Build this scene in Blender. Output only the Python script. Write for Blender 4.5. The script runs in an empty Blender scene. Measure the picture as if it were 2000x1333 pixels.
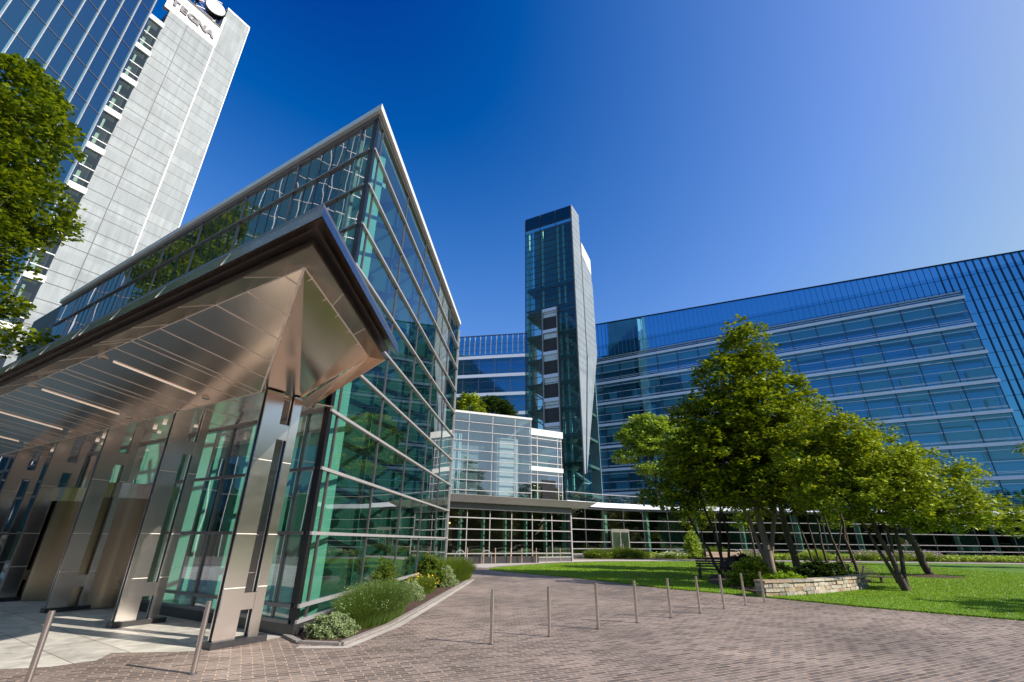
import bpy, bmesh, math, random
import numpy as np
from mathutils import Matrix, Vector

random.seed(7)
rng = np.random.default_rng(11)
sc = bpy.context.scene
col = sc.collection
R = math.radians

# ------------------------------------------------------------------ camera
CAMH = 1.65
PITCH, ROLL = R(23.25), R(0.6)
cam = bpy.data.cameras.new("camera")
cam.sensor_width = 36.0
cam.lens = 910 / 2000 * 36
cam.clip_start = 0.05
cam.clip_end = 3000
co = bpy.data.objects.new("camera", cam)
col.objects.link(co)
rt = Vector((1, 0, 0)); fw = Vector((0, math.cos(PITCH), math.sin(PITCH))); up = Vector((0, -math.sin(PITCH), math.cos(PITCH)))
r2 = math.cos(ROLL) * rt + math.sin(ROLL) * up
u2 = -math.sin(ROLL) * rt + math.cos(ROLL) * up
m = Matrix((r2, u2, -fw)).transposed().to_4x4()
m.translation = (0, 0, CAMH)
co.matrix_world = m
sc.camera = co

# ------------------------------------------------------------------ sky, sun, exposure
SUN_AZ, SUN_EL = 110.0, 33.5
w = bpy.data.worlds.new("World"); sc.world = w; w.use_nodes = True
nt = w.node_tree
bg = nt.nodes["Background"]
sky = nt.nodes.new("ShaderNodeTexSky"); sky.sky_type = 'NISHITA'; sky.sun_disc = False
sky.sun_elevation = R(SUN_EL); sky.sun_rotation = R(SUN_AZ)
sky.altitude = 300; sky.air_density = 1.0; sky.dust_density = 2.0; sky.ozone_density = 3.5
# a polarised, contrasty rendition of the sky colour, channel by channel
sp = nt.nodes.new("ShaderNodeSeparateColor"); cb = nt.nodes.new("ShaderNodeCombineColor")
nt.links.new(sky.outputs[0], sp.inputs[0])
EXPO = 0.6
for i, (k, o_, pw) in enumerate(((.27, .62, 1.0), (.318, .87, .75), (.56, 1.5, .55))):
    k /= .1 * 2 ** EXPO
    a_ = nt.nodes.new("ShaderNodeMath"); a_.operation = 'SUBTRACT'; a_.inputs[1].default_value = o_
    b_ = nt.nodes.new("ShaderNodeMath"); b_.operation = 'MAXIMUM'; b_.inputs[1].default_value = .002
    p_ = nt.nodes.new("ShaderNodeMath"); p_.operation = 'POWER'; p_.inputs[1].default_value = pw
    m_ = nt.nodes.new("ShaderNodeMath"); m_.operation = 'MULTIPLY'; m_.inputs[1].default_value = k
    c_ = nt.nodes.new("ShaderNodeMath"); c_.operation = 'MINIMUM'; c_.inputs[1].default_value = (3.1, 4.1, 5.35)[i]
    nt.links.new(sp.outputs[i], a_.inputs[0])
    for x_, y_ in ((a_, b_), (b_, p_), (p_, m_), (m_, c_)): nt.links.new(x_.outputs[0], y_.inputs[0])
    if i == 0: red = c_
    else: nt.links.new(c_.outputs[0], cb.inputs[i])
    if i == 1:
        g_ = nt.nodes.new('ShaderNodeMath'); g_.operation = 'MULTIPLY'; g_.inputs[1].default_value = .72; nt.links.new(c_.outputs[0], g_.inputs[0])
        h_ = nt.nodes.new('ShaderNodeMath'); h_.operation = 'MINIMUM'; nt.links.new(red.outputs[0], h_.inputs[0]); nt.links.new(g_.outputs[0], h_.inputs[1]); nt.links.new(h_.outputs[0], cb.inputs[0])
nt.links.new(cb.outputs[0], bg.inputs[0])
bg.inputs[1].default_value = 0.10
sl = bpy.data.lights.new("sun", 'SUN'); sl.energy = 5.0; sl.angle = R(0.5); sl.color = (1.0, 0.93, 0.82)
so = bpy.data.objects.new("sun", sl); col.objects.link(so)
sv = Vector((math.sin(R(SUN_AZ)) * math.cos(R(SUN_EL)), math.cos(R(SUN_AZ)) * math.cos(R(SUN_EL)), math.sin(R(SUN_EL))))
so.rotation_euler = sv.to_track_quat('Z', 'Y').to_euler()
so.location = (20, -10, 40)
sc.view_settings.view_transform = 'Standard'; sc.view_settings.look = 'None'
sc.view_settings.exposure = EXPO; sc.view_settings.gamma = 1.0
sc.cycles.max_bounces = 10; sc.cycles.transparent_max_bounces = 24
sc.cycles.glossy_bounces = 5; sc.cycles.diffuse_bounces = 3; sc.cycles.transmission_bounces = 6
sc.cycles.sample_clamp_indirect = 6.0
sc.cycles.use_denoising = True

# ------------------------------------------------------------------ materials
def newmat(name):
    m = bpy.data.materials.new(name); m.use_nodes = True
    nt = m.node_tree
    return m, nt, nt.nodes["Principled BSDF"], nt.nodes["Material Output"]
def node(nt, t, **kw):
    n = nt.nodes.new(t)
    for k, v in kw.items():
        if k in n.inputs: n.inputs[k].default_value = v
        else: setattr(n, k, v)
    return n
def pbr(name, colr, rough=0.5, metal=0.0, var=0.12, scale=3.0, bump=0.0, bscale=40.0, aniso=None, spec=0.5):
    m, nt, b, o = newmat(name)
    c = (*colr, 1)
    tc = node(nt, "ShaderNodeTexCoord")
    n1 = node(nt, "ShaderNodeTexNoise", Scale=scale, Detail=5.0, Roughness=0.6)
    nt.links.new(tc.outputs["Object"], n1.inputs["Vector"])
    if aniso:
        mp = node(nt, "ShaderNodeMapping"); mp.inputs["Scale"].default_value = aniso
        nt.links.new(tc.outputs["Object"], mp.inputs["Vector"]); nt.links.new(mp.outputs[0], n1.inputs["Vector"])
    mr = node(nt, "ShaderNodeMapRange"); mr.inputs["From Min"].default_value = .3; mr.inputs["From Max"].default_value = .7
    mr.inputs["To Min"].default_value = 1 - var; mr.inputs["To Max"].default_value = 1 + var
    nt.links.new(n1.outputs["Fac"], mr.inputs["Value"])
    mx = node(nt, "ShaderNodeVectorMath", operation='SCALE'); mx.inputs[0].default_value = colr
    nt.links.new(mr.outputs[0], mx.inputs["Scale"])
    nt.links.new(mx.outputs[0], b.inputs["Base Color"])
    b.inputs["Roughness"].default_value = rough; b.inputs["Metallic"].default_value = metal
    b.inputs["Specular IOR Level"].default_value = spec
    m2 = node(nt, "ShaderNodeMapRange"); m2.inputs["To Min"].default_value = rough * .8; m2.inputs["To Max"].default_value = min(1, rough * 1.2)
    nt.links.new(n1.outputs["Fac"], m2.inputs["Value"]); nt.links.new(m2.outputs[0], b.inputs["Roughness"])
    if bump:
        n2 = node(nt, "ShaderNodeTexNoise", Scale=bscale, Detail=4.0)
        nt.links.new(tc.outputs["Object"], n2.inputs["Vector"])
        bp = node(nt, "ShaderNodeBump", Strength=bump, Distance=0.02)
        nt.links.new(n2.outputs["Fac"], bp.inputs["Height"]); nt.links.new(bp.outputs[0], b.inputs["Normal"])
    return m
def steel(name, colr, rough=0.2, warp=0.02, wscale=0.8, metal=1.0, brush=(1, 1, 30)):
    m, nt, b, o = newmat(name)
    b.inputs["Base Color"].default_value = (*colr, 1); b.inputs["Metallic"].default_value = metal
    tc = node(nt, "ShaderNodeTexCoord")
    n1 = node(nt, "ShaderNodeTexNoise", Scale=wscale, Detail=1.5)
    nt.links.new(tc.outputs["Object"], n1.inputs["Vector"])
    bp = node(nt, "ShaderNodeBump", Strength=1.0, Distance=warp)
    nt.links.new(n1.outputs["Fac"], bp.inputs["Height"]); nt.links.new(bp.outputs[0], b.inputs["Normal"])
    mp = node(nt, "ShaderNodeMapping"); mp.inputs["Scale"].default_value = brush
    nt.links.new(tc.outputs["Object"], mp.inputs["Vector"])
    n2 = node(nt, "ShaderNodeTexNoise", Scale=4.0, Detail=4.0); nt.links.new(mp.outputs[0], n2.inputs["Vector"])
    mr = node(nt, "ShaderNodeMapRange"); mr.inputs["To Min"].default_value = rough * .85; mr.inputs["To Max"].default_value = rough * 1.2
    nt.links.new(n2.outputs["Fac"], mr.inputs["Value"]); nt.links.new(mr.outputs[0], b.inputs["Roughness"])
    return m
def glass(name, tint, refl=1.6, base=0.06, warp=0.006, wscale=0.5, gcol=(1, 1, 1), dirt=0.0):
    m, nt, b, o = newmat(name)
    nt.nodes.remove(b)
    tr = node(nt, "ShaderNodeBsdfTransparent"); tr.inputs[0].default_value = (*tint, 1)
    gl = node(nt, "ShaderNodeBsdfGlossy"); gl.inputs["Color"].default_value = (*gcol, 1); gl.inputs["Roughness"].default_value = 0.01
    fr = node(nt, "ShaderNodeFresnel", IOR=1.5)
    ge = node(nt, "ShaderNodeNewGeometry")   # a thin pane reflects alike from both sides
    io = node(nt, "ShaderNodeMath", operation='MULTIPLY_ADD'); io.inputs[1].default_value = 1 / 1.5 - 1.5; io.inputs[2].default_value = 1.5
    nt.links.new(ge.outputs["Backfacing"], io.inputs[0]); nt.links.new(io.outputs[0], fr.inputs["IOR"])
    ma = node(nt, "ShaderNodeMath", operation='MULTIPLY_ADD'); ma.inputs[1].default_value = refl; ma.inputs[2].default_value = base; ma.use_clamp = True
    nt.links.new(fr.outputs[0], ma.inputs[0])
    tc = node(nt, "ShaderNodeTexCoord")
    n1 = node(nt, "ShaderNodeTexNoise", Scale=wscale, Detail=1.0); nt.links.new(tc.outputs["Object"], n1.inputs["Vector"])
    bp = node(nt, "ShaderNodeBump", Strength=1.0, Distance=warp)
    nt.links.new(n1.outputs["Fac"], bp.inputs["Height"]); nt.links.new(bp.outputs[0], gl.inputs["Normal"])
    mx = node(nt, "ShaderNodeMixShader")
    nt.links.new(ma.outputs[0], mx.inputs[0]); nt.links.new(tr.outputs[0], mx.inputs[1]); nt.links.new(gl.outputs[0], mx.inputs[2])
    nt.links.new(mx.outputs[0], o.inputs[0])
    return m
def leafmat(name, c1, c2, trans=0.22):
    m, nt, b, o = newmat(name)
    g = node(nt, "ShaderNodeNewGeometry")
    mx = node(nt, "ShaderNodeMix"); mx.data_type = 'RGBA'
    mx.inputs[6].default_value = (*c1, 1); mx.inputs[7].default_value = (*c2, 1)
    nt.links.new(g.outputs["Random Per Island"], mx.inputs[0])
    nt.links.new(mx.outputs[2], b.inputs["Base Color"])
    b.inputs["Roughness"].default_value = 0.55; b.inputs["Specular IOR Level"].default_value = .3
    t = node(nt, "ShaderNodeBsdfTranslucent")
    vm = node(nt, "ShaderNodeVectorMath", operation='MULTIPLY'); vm.inputs[1].default_value = (1.5, 1.35, .5)
    nt.links.new(mx.outputs[2], vm.inputs[0]); nt.links.new(vm.outputs[0], t.inputs[0])
    ms = node(nt, "ShaderNodeMixShader"); ms.inputs[0].default_value = trans
    nt.links.new(b.outputs[0], ms.inputs[1]); nt.links.new(t.outputs[0], ms.inputs[2]); nt.links.new(ms.outputs[0], o.inputs[0])
    return m

def paver_mat():
    m, nt, b, o = newmat("clay_pavers")
    tc = node(nt, "ShaderNodeTexCoord")
    mp = node(nt, "ShaderNodeMapping"); mp.inputs["Rotation"].default_value = (0, 0, -R(90 - 63))
    wv = node(nt, "ShaderNodeTexNoise", Scale=.25, Detail=1.0); nt.links.new(tc.outputs["Object"], wv.inputs["Vector"])
    dv = node(nt, "ShaderNodeVectorMath", operation='MULTIPLY_ADD'); dv.inputs[1].default_value = (.12, .12, 0)
    nt.links.new(wv.outputs["Color"], dv.inputs[0]); nt.links.new(tc.outputs["Object"], dv.inputs[2])
    nt.links.new(dv.outputs[0], mp.inputs["Vector"])
    br = node(nt, "ShaderNodeTexBrick"); br.offset = .5
    br.inputs["Scale"].default_value = 1; br.inputs["Brick Width"].default_value = .29; br.inputs["Row Height"].default_value = .0975
    br.inputs["Mortar Size"].default_value = .0085; br.inputs["Mortar Smooth"].default_value = .15; br.inputs["Bias"].default_value = -.1
    br.inputs["Color1"].default_value = (.235, .188, .165, 1); br.inputs["Color2"].default_value = (.078, .064, .059, 1)
    br.inputs["Mortar"].default_value = (.48, .33, .235, 1)
    nt.links.new(mp.outputs[0], br.inputs["Vector"])
    n1 = node(nt, "ShaderNodeTexNoise", Scale=.35, Detail=6.0, Roughness=.65); nt.links.new(tc.outputs["Object"], n1.inputs["Vector"])
    n2 = node(nt, "ShaderNodeTexNoise", Scale=14.0, Detail=4.0, Roughness=.7); nt.links.new(tc.outputs["Object"], n2.inputs["Vector"])
    m1 = node(nt, "ShaderNodeMapRange"); m1.inputs["From Min"].default_value = .3; m1.inputs["From Max"].default_value = .7; m1.inputs["To Min"].default_value = .62; m1.inputs["To Max"].default_value = 1.4
    m2 = node(nt, "ShaderNodeMapRange"); m2.inputs["From Min"].default_value = .3; m2.inputs["From Max"].default_value = .7; m2.inputs["To Min"].default_value = .72; m2.inputs["To Max"].default_value = 1.25
    nt.links.new(n1.outputs["Fac"], m1.inputs["Value"]); nt.links.new(n2.outputs["Fac"], m2.inputs["Value"])
    mm = node(nt, "ShaderNodeMath", operation='MULTIPLY'); nt.links.new(m1.outputs[0], mm.inputs[0]); nt.links.new(m2.outputs[0], mm.inputs[1])
    vs = node(nt, "ShaderNodeVectorMath", operation='SCALE'); nt.links.new(br.outputs["Color"], vs.inputs[0]); nt.links.new(mm.outputs[0], vs.inputs["Scale"])
    nt.links.new(vs.outputs[0], b.inputs["Base Color"])
    b.inputs["Roughness"].default_value = .72
    inv = node(nt, "ShaderNodeMath", operation='SUBTRACT'); inv.inputs[0].default_value = 1
    nt.links.new(br.outputs["Fac"], inv.inputs[1])
    ad = node(nt, "ShaderNodeMath", operation='MULTIPLY_ADD'); ad.inputs[1].default_value = .35
    nt.links.new(n2.outputs["Fac"], ad.inputs[0]); nt.links.new(inv.outputs[0], ad.inputs[2])
    bp = node(nt, "ShaderNodeBump", Strength=1.0, Distance=.022)
    nt.links.new(ad.outputs[0], bp.inputs["Height"]); nt.links.new(bp.outputs[0], b.inputs["Normal"])
    return m
def slab_mat():
    m, nt, b, o = newmat("terrace_slabs")
    tc = node(nt, "ShaderNodeTexCoord")
    mp = node(nt, "ShaderNodeMapping"); mp.inputs["Rotation"].default_value = (0, 0, -R(90 - 124.5))
    nt.links.new(tc.outputs["Object"], mp.inputs["Vector"])
    br = node(nt, "ShaderNodeTexBrick"); br.offset = .5
    br.inputs["Scale"].default_value = 1; br.inputs["Brick Width"].default_value = 1.5; br.inputs["Row Height"].default_value = .75
    br.inputs["Mortar Size"].default_value = .007; br.inputs["Mortar Smooth"].default_value = .1
    br.inputs["Color1"].default_value = (.60, .56, .49, 1); br.inputs["Color2"].default_value = (.50, .47, .42, 1); br.inputs["Mortar"].default_value = (.14, .10, .07, 1)
    nt.links.new(mp.outputs[0], br.inputs["Vector"])
    n1 = node(nt, "ShaderNodeTexNoise", Scale=1.6, Detail=8.0, Roughness=.62, Distortion=1.2); nt.links.new(tc.outputs["Object"], n1.inputs["Vector"])
    m1 = node(nt, "ShaderNodeMapRange"); m1.inputs["From Min"].default_value = .32; m1.inputs["From Max"].default_value = .62; m1.inputs["To Min"].default_value = .62; m1.inputs["To Max"].default_value = 1.15
    nt.links.new(n1.outputs["Fac"], m1.inputs["Value"])
    vs = node(nt, "ShaderNodeVectorMath", operation='SCALE'); nt.links.new(br.outputs["Color"], vs.inputs[0]); nt.links.new(m1.outputs[0], vs.inputs["Scale"])
    nt.links.new(vs.outputs[0], b.inputs["Base Color"]); b.inputs["Roughness"].default_value = .55
    bp = node(nt, "ShaderNodeBump", Strength=.5, Distance=.006); nt.links.new(n1.outputs["Fac"], bp.inputs["Height"]); nt.links.new(bp.outputs[0], b.inputs["Normal"])
    return m
def lawn_mat():
    m, nt, b, o = newmat("lawn_turf")
    tc = node(nt, "ShaderNodeTexCoord")
    n1 = node(nt, "ShaderNodeTexNoise", Scale=.35, Detail=6.0, Roughness=.7); n2 = node(nt, "ShaderNodeTexNoise", Scale=30.0, Detail=6.0, Roughness=.75)
    for n in (n1, n2): nt.links.new(tc.outputs["Object"], n.inputs["Vector"])
    cr = node(nt, "ShaderNodeValToRGB")
    cr.color_ramp.elements[0].position = .38; cr.color_ramp.elements[0].color = (.04, .12, .004, 1)
    cr.color_ramp.elements[1].position = .72; cr.color_ramp.elements[1].color = (.15, .29, .004, 1)
    ad = node(nt, "ShaderNodeMath", operation='MULTIPLY_ADD'); ad.inputs[1].default_value = .45
    nt.links.new(n1.outputs["Fac"], ad.inputs[0])
    hf = node(nt, "ShaderNodeMath", operation='MULTIPLY'); hf.inputs[1].default_value = .6; nt.links.new(n2.outputs["Fac"], hf.inputs[0])
    nt.links.new(hf.outputs[0], ad.inputs[2])
    nt.links.new(ad.outputs[0], cr.inputs[0]); nt.links.new(cr.outputs[0], b.inputs["Base Color"])
    b.inputs["Roughness"].default_value = .8
    bp = node(nt, "ShaderNodeBump", Strength=1.0, Distance=.03); nt.links.new(n2.outputs["Fac"], bp.inputs["Height"]); nt.links.new(bp.outputs[0], b.inputs["Normal"])
    return m
def stone_mat():
    m, nt, b, o = newmat("rubble_stone")
    g = node(nt, "ShaderNodeNewGeometry")
    cr = node(nt, "ShaderNodeValToRGB"); e = cr.color_ramp.elements
    e[0].position = 0; e[0].color = (.36, .31, .25, 1); e[1].position = 1; e[1].color = (.22, .21, .20, 1)
    for p, c in ((.25, (.45, .40, .33, 1)), (.5, (.30, .20, .13, 1)), (.72, (.40, .33, .24, 1))):
        x = e.new(p); x.color = c
    nt.links.new(g.outputs["Random Per Island"], cr.inputs[0])
    tc = node(nt, "ShaderNodeTexCoord"); n1 = node(nt, "ShaderNodeTexNoise", Scale=9.0, Detail=7.0, Roughness=.7); nt.links.new(tc.outputs["Object"], n1.inputs["Vector"])
    m1 = node(nt, "ShaderNodeMapRange"); m1.inputs["From Min"].default_value = .3; m1.inputs["From Max"].default_value = .7; m1.inputs["To Min"].default_value = .6; m1.inputs["To Max"].default_value = 1.3
    nt.links.new(n1.outputs["Fac"], m1.inputs["Value"])
    vs = node(nt, "ShaderNodeVectorMath", operation='SCALE'); nt.links.new(cr.outputs[0], vs.inputs[0]); nt.links.new(m1.outputs[0], vs.inputs["Scale"])
    nt.links.new(vs.outputs[0], b.inputs["Base Color"]); b.inputs["Roughness"].default_value = .85
    bp = node(nt, "ShaderNodeBump", Strength=.8, Distance=.02); nt.links.new(n1.outputs["Fac"], bp.inputs["Height"]); nt.links.new(bp.outputs[0], b.inputs["Normal"])
    return m

def panelmat(name, c1, c2, az, wd, ht):
    """metal sheets: every sheet its own tone, with faint rain streaks"""
    m, nt, b, o = newmat(name)
    tc = node(nt, "ShaderNodeTexCoord")
    dt = node(nt, "ShaderNodeVectorMath", operation='DOT_PRODUCT'); dt.inputs[1].default_value = (math.sin(R(az)), math.cos(R(az)), 0)
    nt.links.new(tc.outputs["Object"], dt.inputs[0])
    sx = node(nt, "ShaderNodeSeparateXYZ"); nt.links.new(tc.outputs["Object"], sx.inputs[0])
    cx = node(nt, "ShaderNodeCombineXYZ"); nt.links.new(dt.outputs["Value"], cx.inputs[0]); nt.links.new(sx.outputs[2], cx.inputs[1])
    br = node(nt, "ShaderNodeTexBrick"); br.offset = 0; br.inputs["Scale"].default_value = 1
    br.inputs["Brick Width"].default_value = wd; br.inputs["Row Height"].default_value = ht; br.inputs["Mortar Size"].default_value = 0
    br.inputs["Color1"].default_value = (*c1, 1); br.inputs["Color2"].default_value = (*c2, 1)
    nt.links.new(cx.outputs[0], br.inputs["Vector"])
    mp = node(nt, "ShaderNodeMapping"); mp.inputs["Scale"].default_value = (2.2, .22, 1); nt.links.new(cx.outputs[0], mp.inputs["Vector"])
    n1 = node(nt, "ShaderNodeTexNoise", Scale=1.0, Detail=5.0, Roughness=.6); nt.links.new(mp.outputs[0], n1.inputs["Vector"])
    mr = node(nt, "ShaderNodeMapRange"); mr.inputs["From Min"].default_value = .3; mr.inputs["From Max"].default_value = .7; mr.inputs["To Min"].default_value = .84; mr.inputs["To Max"].default_value = 1.16
    nt.links.new(n1.outputs["Fac"], mr.inputs["Value"])
    vs = node(nt, "ShaderNodeVectorMath", operation='SCALE'); nt.links.new(br.outputs["Color"], vs.inputs[0]); nt.links.new(mr.outputs[0], vs.inputs["Scale"])
    nt.links.new(vs.outputs[0], b.inputs["Base Color"]); b.inputs["Roughness"].default_value = .5; b.inputs["Specular IOR Level"].default_value = .16
    return m
M = {}
M['paver'] = paver_mat(); M['slab'] = slab_mat(); M['lawn'] = lawn_mat(); M['stone'] = stone_mat()
M['concrete'] = pbr('pale_concrete', (.42, .38, .34), .8, bump=.3, var=.15, scale=1.2)
M['curb'] = pbr('curb_granite', (.24, .215, .20), .75, var=.2, scale=6, bump=.3)
M['mulch'] = pbr('bark_mulch', (.07, .035, .022), .95, var=.6, scale=25, bump=1.0, bscale=60)
M['soffit'] = steel('soffit_steel', (.82, .66, .55), rough=.21, warp=.010, wscale=.55, brush=(1, 1, 1))
M['seam'] = pbr('seam_light', (.85, .76, .68), .5, metal=.0)
M['col_steel'] = steel('column_steel', (.82, .75, .70), rough=.2, warp=.0015, wscale=.6, metal=1.0, brush=(.5, .5, 1.5))
M['gutter'] = steel('gutter_steel', (.34, .31, .28), rough=.22, warp=.006, wscale=.9)
M['dark_metal'] = pbr('dark_metal', (.022, .022, .026), .35, metal=.6)
M['alu'] = pbr('pale_aluminium', (.42, .40, .41), .4, metal=.4, var=.06)
M['alu_dark'] = pbr('grey_aluminium', (.20, .19, .20), .3, metal=.7, var=.08)
M['white_metal'] = pbr('white_panel', (.60, .59, .59), .5, var=.05)
M['band'] = pbr('band_metal', (.80, .84, .95), .45, metal=.1, var=.05)
M['granite_dark'] = pbr('dark_granite', (.035, .033, .036), .35, var=.3, scale=20)
M['glass_pav'] = glass('pavilion_glass', (.44, .68, .62), 1.4, .03, warp=.004, wscale=.35)
M['glass_front'] = glass('pavilion_front_glass', (.48, .72, .66), 1.8, .17, warp=.006, wscale=.6, gcol=(.95, .93, 1.0))
M['glass_dark'] = glass('lobby_glass', (.50, .62, .56), 1.5, .05, warp=.012, wscale=.5)
M['glass_drum'] = glass('pale_glass', (.70, .84, .84), 1.6, .22, warp=.01, wscale=.4)
M['glass_blue'] = glass('hotel_glass', (.26, .54, .66), 1.4, .14, warp=.004, wscale=.3, gcol=(.26, .66, .84))
M['glass_curtain'] = glass('curtain_glass', (.10, .2, .3), 1.5, .62, warp=.003, wscale=.25, gcol=(.16, .52, .80))
M['glass_tegna'] = glass('tegna_glass', (.06, .1, .13), 1.4, .42, warp=.003, wscale=.25, gcol=(.18, .42, .62))
M['glass_tower'] = glass('tower_glass', (.42, .66, .66), 1.1, .05, warp=.004, wscale=.3, gcol=(.6, .95, 1.0))
M['glass_rail'] = glass('railing_glass', (.75, .9, .85), 1.4, .06)
M['fin'] = pbr('fin_glass', (.05, .11, .09), .25, var=.06)
M['fin_pale'] = pbr('fin_pale', (.30, .48, .40), .35, var=.05)
M['fin_mint'] = pbr('fin_mint', (.15, .27, .225), .35, var=.08)
M['fin_bright'] = pbr('fin_bright', (.55, .80, .68), .4, var=.05)
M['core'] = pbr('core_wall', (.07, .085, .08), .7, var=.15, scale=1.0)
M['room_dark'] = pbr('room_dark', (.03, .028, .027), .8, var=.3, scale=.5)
M['room_wood'] = pbr('room_wood', (.11, .06, .035), .5, var=.3, scale=2, aniso=(6, 6, .4))
M['drum_wall'] = pbr('drum_wall', (.20, .25, .27), .8, var=.35, scale=.4)
M['tower_inner'] = pbr('tower_inner', (.10, .19, .22), .7, var=.4, scale=.15)
M['room_lift'] = pbr('room_lift', (.045, .038, .034), .6, var=.5, scale=1, aniso=(5, 5, .3))
M['blind'] = pbr('roller_blind', (.68, .76, .78), .8, var=.06)
M['ceiling'] = pbr('ceiling', (.55, .56, .55), .8, var=.05)
M['floor_in'] = pbr('inner_floor', (.16, .155, .145), .3, var=.1)
M['tegna_metal'] = panelmat('titanium_panel', (.26, .29, .31), (.21, .235, .255), 31, 3.05, 1.45)
M['twin_metal'] = panelmat('twin_panel', (.46, .46, .50), (.38, .39, .43), 0, 3.0, 2.4)
M['tower_metal'] = panelmat('tower_zinc', (.23, .27, .31), (.19, .23, .27), 31, 4.0, 1.42)
M['fin_navy'] = pbr('fin_navy', (.015, .035, .07), .4, metal=.3)
M['fin_teal'] = pbr('fin_teal', (.10, .22, .30), .4, metal=.3)
M['joint'] = pbr('joint_dark', (.06, .06, .07), .6)
M['mull_white'] = pbr('mullion_white', (.42, .41, .43), .5, metal=.1, var=.04)
M['sign_ink'] = pbr('sign_letter', (.045, .035, .06), .5)
M['asphalt'] = pbr('far_ground', (.10, .10, .085), .9, var=.2, scale=.2)
M['bark'] = pbr('bark', (.075, .055, .042), .9, var=.4, scale=10, bump=.8, bscale=30, aniso=(1, 1, .2))
M['bark_pale'] = pbr('bark_pale', (.22, .18, .14), .9, var=.4, scale=8, bump=.8, bscale=25, aniso=(1, 1, .2))
M['leaf_main'] = leafmat('leaf_main', (.035, .085, .004), (.36, .43, .014))
M['leaf_right'] = leafmat('leaf_right', (.06, .12, .006), (.43, .50, .03))
M['leaf_pale'] = leafmat('leaf_pale', (.16, .27, .03), (.44, .54, .08))
M['leaf_dark'] = leafmat('leaf_dark', (.02, .05, .008), (.05, .085, .014), .3)
M['leaf_left'] = leafmat('leaf_left', (.03, .07, .004), (.22, .28, .01), .4)
M['leaf_fallen'] = leafmat('leaf_fallen', (.10, .05, .02), (.30, .22, .08), .1)
M['leaf_silver'] = leafmat('leaf_silver', (.20, .27, .13), (.33, .40, .22), .3)
M['leaf_grass'] = leafmat('leaf_grass', (.07, .13, .012), (.16, .22, .04), .4)
M['leaf_feather'] = leafmat('leaf_feather', (.04, .09, .012), (.15, .22, .05), .3)
M['leaf_lawn'] = leafmat('leaf_lawn', (.15, .29, .003), (.30, .43, .008), .2)
M['leaf_purple'] = leafmat('leaf_purple', (.05, .02, .025), (.11, .05, .05), .3)
M['flower_yellow'] = pbr('flower_yellow', (.75, .55, .03), .6)
M['flower_mauve'] = pbr('flower_mauve', (.48, .34, .44), .7)
M['flower_white'] = pbr('flower_white', (.7, .68, .62), .7)
M['door_steel'] = steel('door_steel', (.33, .27, .20), rough=.24, warp=.003, wscale=.5, brush=(.6, .6, .6))
M['bollard'] = steel('bollard_steel', (.62, .58, .56), rough=.16, warp=.0, metal=1.0)
M['wood_dark'] = pbr('bench_wood', (.05, .03, .022), .6, var=.3, scale=8)
M['wood_pale'] = pbr('bench_frame', (.45, .30, .22), .6, var=.2, scale=8)
def lampmat(name, c, s):
    m, nt, b, o = newmat(name)
    b.inputs["Base Color"].default_value = (.8, .8, .8, 1)
    b.inputs["Emission Color"].default_value = (*c, 1); b.inputs["Emission Strength"].default_value = s
    return m
M['lamp'] = lampmat('lamp_strip', (1, .80, .64), .32)
M['lamp_warm'] = lampmat('lamp_warm', (1, .6, .25), 3.0)
M['grid'] = pbr('satin_steel', (.55, .50, .46), .3, metal=.9)

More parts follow.
